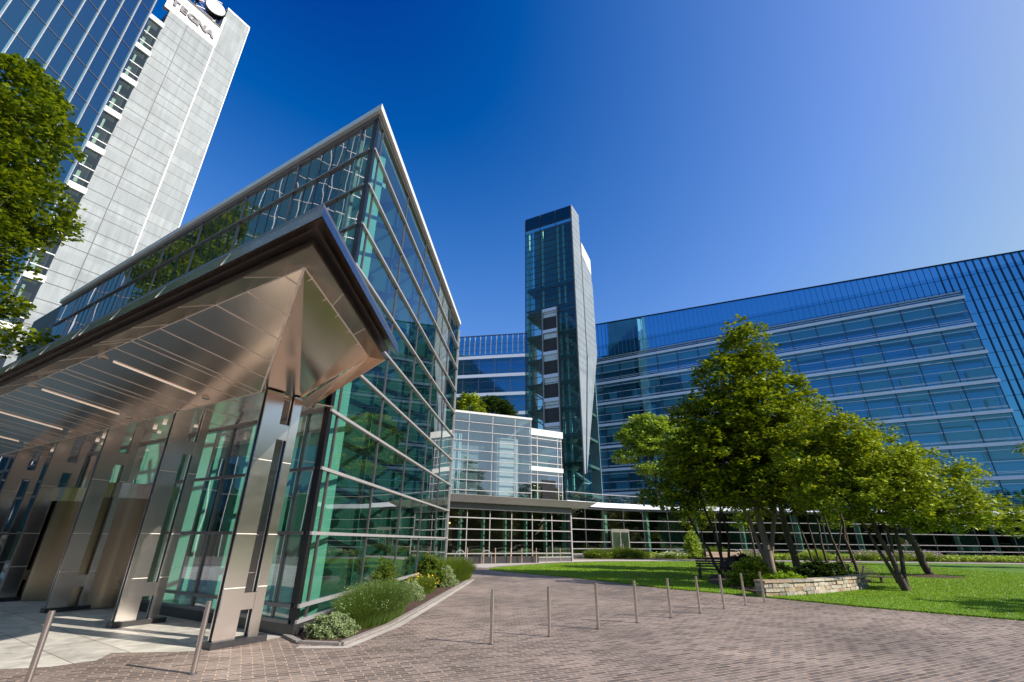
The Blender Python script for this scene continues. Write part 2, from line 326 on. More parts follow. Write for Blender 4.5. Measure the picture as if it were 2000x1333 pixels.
# ------------------------------------------------------------------ mesh helpers
class MB:
    def __init__(s): s.v = []; s.f = []; s.m = []; s.cur = 0
    def add(s, vs, fs):
        b = len(s.v); s.v += [tuple(x) for x in vs]
        for f in fs: s.f.append([b + i for i in f]); s.m.append(s.cur)
        return s
    def mat(s, i): s.cur = i; return s
    def hexa(s, p):  # 8 points: bottom loop 0-3, top loop 4-7
        return s.add(p, [(3, 2, 1, 0), (4, 5, 6, 7), (0, 1, 5, 4), (1, 2, 6, 5), (2, 3, 7, 6), (3, 0, 4, 7)])
    def box(s, x0, x1, y0, y1, z0, z1):
        return s.hexa([(x0, y0, z0), (x1, y0, z0), (x1, y1, z0), (x0, y1, z0), (x0, y0, z1), (x1, y0, z1), (x1, y1, z1), (x0, y1, z1)])
    def fbox(s, f, a0, a1, d0, d1, z0, z1):
        return s.hexa([f(a0, d0, z0), f(a1, d0, z0), f(a1, d1, z0), f(a0, d1, z0), f(a0, d0, z1), f(a1, d0, z1), f(a1, d1, z1), f(a0, d1, z1)])
    def quad(s, *p): return s.add(p, [tuple(range(len(p)))])
    def prism(s, poly, z0, z1):
        n = len(poly)
        vs = [(x, y, z0) for x, y in poly] + [(x, y, z1) for x, y in poly]
        fs = [tuple(range(n - 1, -1, -1)), tuple(range(n, 2 * n))] + [(i, (i + 1) % n, n + (i + 1) % n, n + i) for i in range(n)]
        return s.add(vs, fs)
    def cyl(s, p0, p1, r0, r1=None, n=12, cap=True):
        r1 = r0 if r1 is None else r1
        p0 = Vector(p0); p1 = Vector(p1); d = (p1 - p0)
        if d.length < 1e-6: return s
        d.normalize(); a = d.orthogonal().normalized(); b = d.cross(a)
        vs = []
        for p, r in ((p0, r0), (p1, r1)):
            for i in range(n):
                t = 2 * math.pi * i / n
                vs.append(p + a * math.cos(t) * r + b * math.sin(t) * r)
        fs = [(i, (i + 1) % n, n + (i + 1) % n, n + i) for i in range(n)]
        if cap: fs += [tuple(range(n - 1, -1, -1)), tuple(range(n, 2 * n))]
        return s.add(vs, fs)
    def bar(s, p0, p1, w_, h_, upv=(0, 0, 1)):
        p0 = Vector(p0); p1 = Vector(p1); d = (p1 - p0).normalized(); uu = Vector(upv)
        a = d.cross(uu)
        if a.length < 1e-4: a = d.orthogonal()
        a.normalize(); b = a.cross(d).normalized()
        c = [(-1, -1), (1, -1), (1, 1), (-1, 1)]
        return s.hexa([p0 + a * x * w_ / 2 + b * y * h_ / 2 for x, y in c] + [p1 + a * x * w_ / 2 + b * y * h_ / 2 for x, y in c])
    def extr(s, pts, off):  # thick polygon: pts list of 3d, offset vector
        n = len(pts); o_ = Vector(off)
        vs = [Vector(p) for p in pts] + [Vector(p) + o_ for p in pts]
        fs = [tuple(range(n - 1, -1, -1)), tuple(range(n, 2 * n))] + [(i, (i + 1) % n, n + (i + 1) % n, n + i) for i in range(n)]
        return s.add(vs, fs)
    def build(s, name, mats, parent=None, smooth=False):
        if not isinstance(mats, (list, tuple)): mats = [mats]
        me = bpy.data.meshes.new(name)
        o_ = root_loc(parent)
        me.from_pydata([(x - o_[0], y - o_[1], z - o_[2]) for x, y, z in s.v], [], s.f)
        for mm in mats: me.materials.append(M[mm] if isinstance(mm, str) else mm)
        if len(mats) > 1: me.polygons.foreach_set("material_index", s.m)
        if smooth: me.polygons.foreach_set("use_smooth", [True] * len(me.polygons))
        me.update()
        bm = bmesh.new(); bm.from_mesh(me); bmesh.ops.recalc_face_normals(bm, faces=bm.faces); bm.to_mesh(me); bm.free()
        ob = bpy.data.objects.new(name, me); col.objects.link(ob)
        if parent: ob.parent = parent
        return ob
def root_loc(p):
    v = Vector((0, 0, 0))
    while p is not None: v += Vector(p.location); p = p.parent
    return v
def tag(o, label=None, cat=None, group=None, kind=None):
    if label: o["label"] = label
    if cat: o["category"] = cat
    if group: o["group"] = group
    if kind: o["kind"] = kind
    return o
def thing(name, loc, label, cat, group=None):
    o = bpy.data.objects.new(name, None); col.objects.link(o)
    o.location = loc; o.empty_display_size = .3
    return tag(o, label, cat, group)
def copy_tree(o, parent=None):
    c = o.copy(); col.objects.link(c); c.parent = parent
    for ch in [x for x in o.children]: copy_tree(ch, c)
    return c
def dirv(az): return (math.sin(R(az)), math.cos(R(az)))
def P(az, r): return (math.sin(R(az)) * r, math.cos(R(az)) * r)
def frame(o, az, side):
    u = dirv(az); n = dirv(az + 90 * side)
    return lambda s, d=0, z=0: (o[0] + u[0] * s + n[0] * d, o[1] + u[1] * s + n[1] * d, z)
def sheet(name, pts, z, mat, parent=None):
    b = MB(); b.quad(*[(x, y, z) for x, y in pts]); return b.build(name, mat, parent)

prand = random.Random(21)
def panes(mb, f, ss, zs, j, d=0):
    """glass set pane by pane, each a hair out of true, so reflections break at the joints"""
    for a, c in zip(ss[:-1], ss[1:]):
        for z0, z1 in zip(zs[:-1], zs[1:]):
            t = prand.uniform(-j, j); u_ = prand.uniform(-j, j)
            mb.quad(f(a, d - t, z0), f(c, d + t, z0), f(c, d + t + u_, z1), f(a, d - t + u_, z1))
def steps(a, c, w):
    n = max(1, round((c - a) / w)); return [a + (c - a) * i / n for i in range(n + 1)]
# ------------------------------------------------------------------ ground
tag(sheet('ground', [(-900, -700), (900, -700), (900, 900), (-900, 900)], -.012, 'asphalt'), kind='structure')
tag(sheet('plaza_paving', [(-60, -40), (60, -40), (60, 56), (8.4, 56), (-10, 42), (-10, 25), (-60, 25)], 0.0, 'paver'), kind='structure')

# lawn outline (ground points measured)
lawn_near = [(-1.32, 33.06), (-.75, 31.2), (.14, 30.1), (1.4, 28.3), (2.75, 26.7), (4.69, 23.4), (6.13, 20.6), (8.5, 17.75), (10.3, 15.15), (12.45, 12.97), (16, 9.2), (24, 0), (36, -14)]
lawn_far = [(60, -14), (62, 48), (50, 50.1), (41, 51.3), (25.7, 51.1), (16, 49), (9.56, 47.0), (5.2, 43.8), (2.58, 40.3), (.3, 36.6), (-.9, 34.3)]
lawn_poly = lawn_near + lawn_far
b = MB(); b.prism(lawn_poly, -.05, .035); tag(b.build('lawn', 'lawn'), kind='structure')

def inpoly(x, y, poly):
    c = np.zeros(len(x), bool); n = len(poly)
    for i in range(n):
        x1, y1 = poly[i]; x2, y2 = poly[(i + 1) % n]
        cond = ((y1 > y) != (y2 > y)) & (x < (x2 - x1) * (y - y1) / (y2 - y1 + 1e-12) + x1)
        c ^= cond
    return c
def mesh_from_np(name, V, nper, mat, parent=None, smooth=False):
    nv = len(V); nf = nv // nper
    me = bpy.data.meshes.new(name)
    me.vertices.add(nv); me.vertices.foreach_set("co", np.ascontiguousarray(V, dtype=np.float32).ravel())
    me.loops.add(nv); me.loops.foreach_set("vertex_index", np.arange(nv, dtype=np.int32))
    me.polygons.add(nf); me.polygons.foreach_set("loop_start", np.arange(0, nv, nper, dtype=np.int32))
    try: me.polygons.foreach_set("loop_total", np.full(nf, nper, dtype=np.int32))
    except Exception: pass
    me.materials.append(M[mat] if isinstance(mat, str) else mat)
    me.update(calc_edges=True)
    ob = bpy.data.objects.new(name, me); col.objects.link(ob)
    if parent: ob.parent = parent
    return ob
def blades(name, X, Y, Z, h, wd, lean, mat, parent=None, origin=(0, 0, 0)):
    n = len(X); a = rng.uniform(0, 2 * np.pi, n); l = rng.uniform(0, lean, n) * h; la = rng.uniform(0, 2 * np.pi, n)
    hh = h * rng.uniform(.6, 1.15, n)
    dx = np.cos(a) * wd; dy = np.sin(a) * wd
    V = np.zeros((n, 3, 3)); X = X - origin[0]; Y = Y - origin[1]; Z = Z - origin[2]
    V[:, 0] = np.c_[X - dx, Y - dy, Z]; V[:, 1] = np.c_[X + dx, Y + dy, Z]
    V[:, 2] = np.c_[X + l * np.cos(la), Y + l * np.sin(la), Z + hh]
    return mesh_from_np(name, V.reshape(-1, 3), 3, mat, parent)
n = 420000
gx = rng.uniform(-2, 34, n); gy = rng.uniform(6, 50, n)
keep = inpoly(gx, gy, lawn_poly) & (rng.uniform(0, 1, n) < np.clip(22 / np.hypot(gx, gy), .12, 1) ** 1.5) & (np.arctan2(gx, gy) < R(56))
gx, gy = gx[keep], gy[keep]
dd = np.hypot(gx, gy)
g = blades('lawn_grass', gx, gy, np.full(len(gx), .03), .055, .006 * dd / 18 + .004, .8, 'leaf_lawn')
tag(g, kind='stuff', cat='grass', label='short bright green lawn grass beyond the brick plaza')
ex, ey = [], []
for (xa, ya), (xb, yb) in zip(lawn_near[:-1], lawn_near[1:]):
    k = int(math.dist((xa, ya), (xb, yb)) * 170); t = rng.uniform(0, 1, k)
    ex.append(xa + (xb - xa) * t + rng.normal(0, .03, k)); ey.append(ya + (yb - ya) * t + rng.normal(0, .03, k))
ex = np.concatenate(ex); ey = np.concatenate(ey)
tag(blades('lawn_edge_grass', ex, ey, np.full(len(ex), 0.0), .085, .008, 1.2, 'leaf_lawn'), kind='stuff', cat='grass', label='ragged longer grass along the edge of the lawn')

# paths
tag(sheet('garden_path', [(-9.9, 42), (-6, 41.0), (-4.9, 36), (-1.5, 34.5), (-.9, 36.6), (2.2, 41.6), (4.9, 45.4), (9.4, 49), (25.6, 53.2), (41, 53.4), (66, 51.6), (66, 54), (41, 55.2), (25.6, 55.2), (9, 52.5), (4, 50.5), (-5, 43)], .006, 'concrete'), kind='structure')
# terrace of big slabs in front of the doors
tag(sheet('entrance_terrace', [(-4.9, 8.75), (-5.25, 8.65), (-6.15, 8.55), (-5.97, 8.05), (-6.3, 7.66), (-6.9, 7.5), (-9.5, 6.3), (-14, 4.6), (-30, 4.6), (-30, 27), (-24, 22.5), (-3.9, 10.3), (-4.35, 9.6)], .004, 'slab'), kind='structure')
# planting bed beside the pavilion, with curb
bed = [(-4.02, 10.35), (-3.55, 9.55), (-2.92, 9.45), (-2.62, 11.2), (-2.45, 14), (-2.25, 18), (-2.05, 21.5), (-1.95, 24.2), (-2.35, 26.2), (-3.05, 26.4)]
b = MB(); b.prism(bed, -.05, .03); tag(b.build('planting_bed', 'mulch'), kind='structure')
cb = MB()
curb_line = [(-4.1, 10.02), (-3.6, 9.42), (-2.86, 9.33), (-2.52, 11.2), (-2.35, 14), (-2.15, 18), (-1.95, 21.5), (-1.85, 24.3), (-2.3, 26.35)]
for i in range(len(curb_line) - 1):
    p, q = curb_line[i], curb_line[i + 1]
    cb.bar((p[0], p[1], .018), (q[0], q[1], .018), .11, .05)
tag(cb.build('curb', 'curb'), kind='structure')
tag(sheet('drain_strip', [(-3.5, 9.0), (-2.65, 9.05), (-2.25, 11.2), (-2.08, 14), (-1.88, 18), (-1.7, 21.5), (-1.6, 24.3), (-1.72, 24.3), (-1.84, 21.5), (-2.03, 18), (-2.24, 14), (-2.42, 11.2), (-2.78, 9.2), (-3.5, 9.2)], .005, 'concrete'), kind='structure')

# ------------------------------------------------------------------ glass pavilion (the wedge)
AZA, AZB = 3.4, -58.6
C0 = (-3.995, 10.02)
fA = frame(C0, AZA, 1); fB = frame(C0, AZB, -1)
LA, LB = 14.9, 23.6
pav = thing('glass_pavilion', (C0[0], C0[1], 0), 'wedge shaped green glass pavilion with a sharp corner and thin white roof edge', 'building')
RAILS = [.49, 1.76, 3.02, 4.26, 5.52, 6.77, 8.02, 9.27, 10.58, 11.85]
EA = fA(LA)[:2]; EB = fB(LB)[:2]
Q = (EA[0] - 14.5, EA[1] + 12.0)
ZR = 13.0
b = MB(); panes(b, fA, [0, .45] + [.45 + 2.9 * k for k in range(1, 5)] + [LA], [.12] + RAILS + [ZR], .006); b.build('glazing', 'glass_pav', pav)
b = MB(); panes(b, fB, [0, .66] + [.66 + 2.96 * k for k in range(1, 8)] + [LB], [.12] + RAILS[:6] + [8.02], .006); panes(b, fB, [0] + [.66 + .592 * k for k in range(0, 38)] + [LB], [8.02, 9.27, 10.58, 11.85, ZR], .004); b.build('glazing', 'glass_front', pav)
b = MB(); b.quad((*EA, .1), (*Q, .1), (*Q, ZR), (*EA, ZR)); b.quad((*EB, .1), (*Q, .1), (*Q, ZR), (*EB, ZR)); b.build('glazing', 'glass_pav', pav)
# roof slab with overhanging fascia
def offs(dA, dB, sA=LA, sB=LB, z=0):
    # corner pushed outward by dA,dB
    a = Vector(dirv(AZA)); bb = Vector(dirv(AZB)); nA = Vector(dirv(AZA + 90)); nB = Vector(dirv(AZB - 90))
    # solve c: c.nA=dA, c.nB=dB
    det = nA.x * nB.y - nA.y * nB.x
    cx = (dA * nB.y - nA.y * dB) / det; cy = (nA.x * dB - dA * nB.x) / det
    return (C0[0] + cx, C0[1] + cy)
cn = offs(.16, .16); eA = fA(LA - .4, .16)[:2]; eB = fB(LB, .16)[:2]
b = MB(); b.prism([cn, eA, (Q[0] + .2, Q[1] + .2), eB], 13.12, 13.32); b.build('roof', 'white_metal', pav)
cn2 = offs(.05, .05)
b = MB(); b.prism([cn2, fA(LA - .3, .05)[:2], Q, fB(LB, .05)[:2]], 12.98, 13.12); b.build('roof_edge', 'alu_dark', pav)
b = MB(); b.prism([offs(-.06, -.06), fA(LA - .35, -.1)[:2], (Q[0], Q[1] - .1), fB(LB - .1, -.1)[:2]], 12.86, 12.975); b.build('ceiling', 'ceiling', pav)
b = MB(); b.prism([offs(-.1, -.1), fA(LA - .1, -.1)[:2], (Q[0], Q[1] - .1), fB(LB - .1, -.1)[:2]], .02, .12); b.build('floor', 'floor_in', pav)
cb_ = offs(.05, .05)
b = MB(); b.prism([cb_, fA(LA, .05)[:2], fA(LA, -.09)[:2], offs(-.09, -.09), fB(LB, -.09)[:2], fB(LB, .05)[:2]], 0, .2); b.build('base_plinth', 'granite_dark', pav)
for z in [.23] + RAILS:
    hh = .032 if z > .3 else .03
    b = MB(); b.fbox(fA, -.02, LA, -.03, .07, z - hh, z + hh); b.build('rail', 'alu', pav)
    if z < .3 or z < 5 or z > 4:
        b = MB(); b.fbox(fB, .1, LB, -.03, .07, z - hh, z + hh); b.build('rail', 'alu_dark', pav)  # shade on this face is put into the rails' darker metal
for k in range(5):
    s = .45 + 2.9 * k
    b = MB(); b.fbox(fA, s - .018, s + .018, -.03, .03, .2, ZR); b.build('mullion', 'alu_dark', pav)
for k in range(8):
    s = .66 + 2.96 * k
    b = MB(); b.fbox(fB, s - .035, s + .035, -.1, .03, .2, ZR); b.build('mullion', 'alu_dark', pav)
b = MB(); s_ = 1.23
while s_ < LB - 2:
    if abs((s_ - .66 + 1.48) % 2.96 - 1.48) > .2: b.fbox(fB, s_ - .009, s_ + .009, -.02, .012, 8.05, 12.95)
    s_ += .592
b.build('pane_seam', 'joint', pav)
b = MB(); b.prism([offs(.03, .03), fA(.12, .03)[:2], fA(.12, -.04)[:2], fB(.14, -.04)[:2], fB(.14, .03)[:2]], .2, ZR); b.build('corner_post', 'dark_metal', pav)
b = MB(); b.fbox(fA, LA - .05, LA + .05, -.2, .05, .2, ZR); b.build('end_post', 'alu', pav)
# glass fins and steel arms behind both faces
for k in range(5):
    s = .55 + 2.9 * k
    dm = lambda s_, d_: -min(d_, s_ * 1.88 - .18)     # stay inside the sharp corner
    b = MB(); b.fbox(fA, s, s + .05, dm(s, 1.45), -.3, .12, 12.85); b.build('glass_fin', 'fin_mint', pav)
    b = MB(); b.fbox(fA, s + 1.2, s + 1.25, dm(s + 1.2, 2.6), -1.7, .12, 12.85); b.build('glass_fin', 'fin', pav)
    b = MB(); b.fbox(fA, s + 1.8, s + 1.88, -1.9, -1.8, .12, 12.85); b.build('steel_post', 'fin_bright', pav)
    b = MB(); b.fbox(fA, s - .03, s + .08, dm(s - .05, 1.55), dm(s - .05, 1.55) + .1, .12, 12.85); b.build('steel_post', 'fin_bright', pav)
    if k == 0: continue
    for z in RAILS[1:]:
        b = MB(); b.bar(fA(s - .25, -.1, z - .45), fA(s - .15, -1.9, z + .25), .06, .16); b.build('brace', 'joint', pav)
for k in range(8):
    s = .76 + 2.96 * k
    b = MB(); b.fbox(fB, s, s + .05, -1.1, -.3, .12, 12.85); b.build('glass_fin', 'fin_pale', pav)
    if k: b = MB(); b.fbox(fB, s + 1.5, s + 1.75, -2.3, -2.0, .12, 12.85); b.build('steel_post', 'fin_pale', pav)
    b = MB()
    for z in RAILS[4:]:
        b.bar(fB(s + .1, -.3, z - .75), fB(s + .5, -1.0, z - .35), .05, .07)
    b.build('brace', 'fin_pale', pav)
# inner core block and ribbon ceiling beams
def inner(d):
    return offs(-d, -d)
k0 = inner(4.2)
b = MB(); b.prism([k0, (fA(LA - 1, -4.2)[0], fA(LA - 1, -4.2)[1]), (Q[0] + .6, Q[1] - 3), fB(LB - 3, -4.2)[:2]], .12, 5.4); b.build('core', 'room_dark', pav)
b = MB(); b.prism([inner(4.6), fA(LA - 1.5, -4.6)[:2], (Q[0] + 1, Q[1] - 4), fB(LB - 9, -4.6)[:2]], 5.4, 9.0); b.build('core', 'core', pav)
b = MB()
for k in range(9):
    s = 1.5 + 2.4 * k
    p = fB(s, -.4, 12.6); q = fB(s, -min(9, .6 + s * .8), 12.6)
    b.bar(p, q, .12, .35)
b.build('roof_beam', 'ceiling', pav)
# plain lower wing with louvres past the far end of the pavilion
lw = thing('louvred_wing', (*fB(LB + .1)[:2], 0), 'low grey wing with horizontal louvres at the far left end of the pavilion', 'building')
fL = frame(fB(LB + .1)[:2], AZB, -1)
b = MB(); b.fbox(fL, 0, 9, -6, -.12, 0, 10.8); b.build('wall', 'alu_dark', lw)
b = MB()
for k in range(24): b.fbox(fL, 0, 9, -.1, .03, 2 + k * .34, 2.12 + k * .34)
b.build('louvre', 'alu', lw)
b = MB(); b.fbox(fL, 0, 4.5, -5, -.05, 10.8, 13.2); b.build('roof_box', 'dark_metal', lw)

# revolving doors
for s0, lab in ((10.9, 'stainless revolving door drum, the farther left of the two under the canopy'), (8.0, 'stainless revolving door drum between the second and third canopy columns')):
    c = fB(s0)
    rd = thing('revolving_door', (c[0], c[1], 0), lab, 'door', 'revolving doors under the canopy')
    nseg = 40; r = 1.08
    a0 = math.atan2(-.854, -.521)
    def arc(mb, t0, t1, ri, ro, z0, z1, ns=14):
        for i in range(ns):
            ta = t0 + (t1 - t0) * i / ns; tb = t0 + (t1 - t0) * (i + 1) / ns
            pts = []
            for z in (z0, z1):
                pts += [(c[0] + ri * math.cos(ta), c[1] + ri * math.sin(ta), z), (c[0] + ro * math.cos(ta), c[1] + ro * math.sin(ta), z), (c[0] + ro * math.cos(tb), c[1] + ro * math.sin(tb), z), (c[0] + ri * math.cos(tb), c[1] + ri * math.sin(tb), z)]
            mb.hexa(pts)
    b = MB(); arc(b, 0, 2 * math.pi, .05, r + .03, 2.62, 3.0, 40); b.build('header', 'col_steel', rd)
    b = MB(); arc(b, a0 + .42, a0 + 1.75, r - .03, r, .02, 2.62, 14); b.build('curved_panel', 'door_steel', rd)
    b = MB(); arc(b, a0 - 1.75, a0 - .62, r - .03, r, .02, 2.62, 14); b.build('curved_panel', 'dark_metal', rd)
    b = MB()
    for k in range(3):
        t = a0 + .3 + k * 2.094
        b.bar((c[0], c[1], 1.3), (c[0] + (r - .06) * math.cos(t), c[1] + (r - .06) * math.sin(t), 1.3), .02, 2.5)
    b.build('door_leaf', 'glass_dark', rd)
    b = MB(); b.cyl((c[0], c[1], .02), (c[0], c[1], 2.62), .04); b.build('spindle', 'dark_metal', rd)

# ------------------------------------------------------------------ entrance canopy
c1 = (-4.821, 8.877)
fC = frame(c1, AZB, -1)
SD = -1.0
KK = 1.085
rimc = (-2.5266 * KK, 4.8469 * KK); SIDE = 2.99 * KK; RZ = 1.65 + 3.03 * KK
RD = (rimc[0] - c1[0]) * dirv(AZB - 90)[0] + (rimc[1] - c1[1]) * dirv(AZB - 90)[1]   # rim distance outside the column line
def kz(z): return 1.65 + (z - 1.65) * KK
def ke(d): return (d - 2.2445) * KK
def cpt(e):  # canopy corner pushed outward by e from the rim
    n = dirv(AZB - 90); ns = dirv(SD + 90)
    det = n[0] * ns[1] - n[1] * ns[0]
    return (rimc[0] + (e * ns[1] - n[1] * e) / det, rimc[1] + (n[0] * e - e * ns[0]) / det)
def side(e, L):
    c = cpt(e); v = dirv(SD); return (c[0] + v[0] * L, c[1] + v[1] * L)
SL = 16.5
can = thing('entrance_canopy', (-6.5, 7.5, 0), 'folded bronze steel entrance canopy projecting from the glass pavilion', 'canopy')
ZI = 4.35
def s_of(p):
    u = dirv(AZB); return (p[0] - c1[0]) * u[0] + (p[1] - c1[1]) * u[1]
s_head = s_of((-4.98, 9.07)); head = fC(s_head, 0)[:2]; hb = (-4.50, 9.59); rimb = side(0, SIDE)
s_rim = s_of(rimc)
def sout(s):   # where the seam that starts at s on the column line meets the rim
    p = fC(s, 2.2445); return s_of((p[0] * KK, p[1] * KK))
def lerp(a, c, t): return tuple(a[i] + (c[i] - a[i]) * t for i in range(3))
def sp_(s, t): # point on the soffit along the seam s, t = 0 at the columns, 1 at the rim
    t = t / (t + KK * (1 - t)); return lerp(fC(s, 0, ZI), fC(sout(s), RD, RZ), t)
b = MB(); up3 = (0, 0, .03)
b.extr([(*head, ZI), (*rimc, RZ), fC(SL + 3, RD, RZ), fC(SL, 0, ZI)], up3)
b.extr([(*head, ZI), (*hb, ZI + .02), (*rimb, RZ), (*rimc, RZ)], up3)
b.extr([fC(s_head, 0, ZI), fC(SL, 0, ZI), fC(SL, -1.36, ZI - .07), fC(-.3, -1.36, ZI - .07), (*hb, ZI - .02)], up3)
b.mat(1)
def seam(p, q, wd=.028): b.bar((p[0], p[1], p[2] - .002), (q[0], q[1], q[2] - .002), wd, .006)
def ridge(t): t = t / (t + KK * (1 - t)); return lerp((*head, ZI), (*rimc, RZ), t)
os_rim = -4.06
for s in (-3.66, -2.86, -2.1, -1.25, -.5, .25, .48, 1.1, 2.6, 3.25, 3.55, 4.2, 5.0, 6.1, 6.8, 7.1, 7.7, 8.5, 9.7, 10.3, 10.6, 11.3, 12.2, 13.2, 14):
    if s < s_head:
        t = (s - s_head) / (os_rim - s_head); r0 = ridge(t)
        seam(r0, fC(sout(s), RD, RZ)); seam(r0, (*side(0, SIDE * (1 - t) * .96 ), RZ), .016)
    else: seam(fC(s, 0, ZI), fC(sout(s), RD, RZ))
seam((*head, ZI), (*rimc, RZ), .035)
seam((*head, ZI), fC(SL, 0, ZI)); seam((*rimc, RZ), fC(SL + 3, RD, RZ)); seam((*rimc, RZ), (*rimb, RZ))
for k in range(14):
    s = 1.2 * k + .2; seam(fC(s, -.03, ZI - .002), fC(s, -1.3, ZI - .066), .012)
b.build('soffit', ['soffit', 'seam'], can)
def ringpts(e, z, L): return [fC(SL + 3, RD + e, z), (*cpt(e), z), (*side(e, L), z)]
def strip(mb, A, Bp, th=(0, 0, .012)):
    for i in range(2): mb.extr([A[i], A[i + 1], Bp[i + 1], Bp[i]], th)
GS = (-3.6, -2.1, -.8, .28, .55, 1.9, 3.3, 3.6, 5, 6.8, 7.1, 8.5, 10.3, 12)
L1_, L2_, L3_ = 3.32 * KK, 3.4 * KK, 3.62 * KK
b = MB(); strip(b, ringpts(.008, RZ - .002, SIDE), ringpts(ke(2.68), kz(4.45), L1_)); b.mat(1)
for s in GS: b.bar(fC(sout(s), RD + .01, RZ - .008), fC(sout(s), RD + ke(2.675), kz(4.446)), .014, .006)
for L in (1.1, 2.2): b.bar((*side(.01, L), RZ - .008), (*side(ke(2.675), L), kz(4.446)), .014, .006)
b.build('lower_band', ['gutter', 'seam'], can)
b = MB(); strip(b, ringpts(ke(2.686), kz(4.453), L1_ + .01), ringpts(ke(2.62), kz(4.6), L1_ - .04), (0, 0, .01)); b.build('lip', 'gutter', can)
lb = side(ke(2.68), L1_)
b = MB(); b.extr([(*hb, ZI - .05), (*rimb, RZ - .01), (lb[0], lb[1], kz(4.45)), (hb[0] + .16, hb[1] + .16, ZI - .12)], (0, 0, .012)); b.build('rear_band', 'soffit', can)
b = MB(); strip(b, ringpts(ke(2.70), kz(4.66), L2_), ringpts(ke(2.935), kz(4.46), L3_)); b.build('gutter_underside', 'soffit', can)
b = MB(); strip(b, ringpts(ke(2.94), kz(4.462), L3_ + .01), ringpts(ke(2.875), kz(4.66), L3_ - .04), (0, 0, .01)); b.mat(1)
for s in GS: b.bar(fC(sout(s), RD + ke(2.946), kz(4.465)), fC(sout(s), RD + ke(2.88), kz(4.66)), .014, .006)
b.build('gutter', ['gutter', 'seam'], can)
b = MB(); rp = ringpts(ke(2.87), kz(4.672), L3_ - .04)
b.extr([rp[0], rp[1], rp[2], (hb[0] + .3, hb[1] + .3, 4.95), fC(0, -1.3, 4.95), fC(SL, -1.3, 4.95)], (0, 0, .05)); b.build('roof_plate', 'alu_dark', can)
for k in range(4):
    s = 1.8 + 3.54 * k
    p, q = sp_(s, .21), sp_(s, .885)
    b = MB(); b.bar((p[0], p[1], p[2] - .008), (q[0], q[1], q[2] - .008), .065, .012); b.build('light_strip', 'lamp', can)
    for t_ in (.11, .95):
        p = sp_(s, t_)
        b = MB(); b.cyl((p[0], p[1], p[2] - .02), (p[0], p[1], p[2] + .02), .09, n=20); dl = b.build('downlight', 'seam', can)
        b = MB(); b.cyl((p[0], p[1], p[2] - .024), (p[0], p[1], p[2] - .0205), .07, n=20); b.build('lens', 'grid', dl)
    if k:
        for i, (ds, d) in enumerate([(-.5, -.35), (.35, -.5), (.8, -.8), (-.9, -.9)]):
            b = MB(); p = fC(s + ds, d); b.cyl((p[0], p[1], 4.275), (p[0], p[1], 4.33), .045, n=16); b.build('downlight', 'lamp', can)

# canopy columns
ords = ['front steel canopy column at the pavilion corner, nearest the brick paving', 'second steel canopy column, between the front column and the first revolving door', 'third steel canopy column, left of the right revolving door', 'fourth steel canopy column, beyond the left revolving door', 'farthest steel canopy column at the left end']
cproto = None
def col_parts(parent):
    # local frame: origin column front corner, +x along wall (AZB), +y outward? built in fC coordinates
    f = lambda s, d, z: tuple(Vector(fC(s, d, z)))
    b = MB(); b.fbox(f, -.10, .16, -.92, .05, 0, .10); b.build('plinth', 'granite_dark', parent)
    b = MB(); b.fbox(f, -.03, .0, -.37, 0, .1, 4.36); b.fbox(f, .08, .11, -.37, 0, .1, 4.36); b.mat(1).fbox(f, 0, .08, -.04, -.018, .1, 4.36); b.fbox(f, .003, .077, -.355, -.045, .1, 4.36); wb = b.build('wide_blade', ['col_steel', 'dark_metal'], parent)
    b = MB(); b.fbox(f, -.03, .0, -.78, -.60, .1, 4.36); b.fbox(f, .08, .11, -.78, -.60, .1, 4.36)
    b.mat(1).fbox(f, .003, .077, -.765, -.615, .1, 4.36); nbl = b.build('narrow_blade', ['col_steel', 'dark_metal'], parent)
    for z0, z1 in ((.52, .78), (3.45, 3.75)):
        b = MB(); b.fbox(f, -.02, .10, -.60, -.37, z0, z1); b.build('cross_plate', 'col_steel', parent)
    for z in (.86, 1.72, 3.02):
        b = MB(); b.fbox(f, -.034, -.0302, -.37, 0, z, z + .012); b.build('joint', 'seam', wb)
        b = MB(); b.fbox(f, -.034, -.0302, -.78, -.60, z, z + .012); b.build('joint', 'seam', nbl)
rootc = thing('canopy_column', (c1[0], c1[1], 0), ords[0], 'column', 'steel columns under the canopy')
col_parts(rootc)
u = dirv(AZB)
for k in range(1, 5):
    c = copy_tree(rootc); c.location = (c1[0] + u[0] * 3.54 * k, c1[1] + u[1] * 3.54 * k, 0); c['label'] = ords[k]

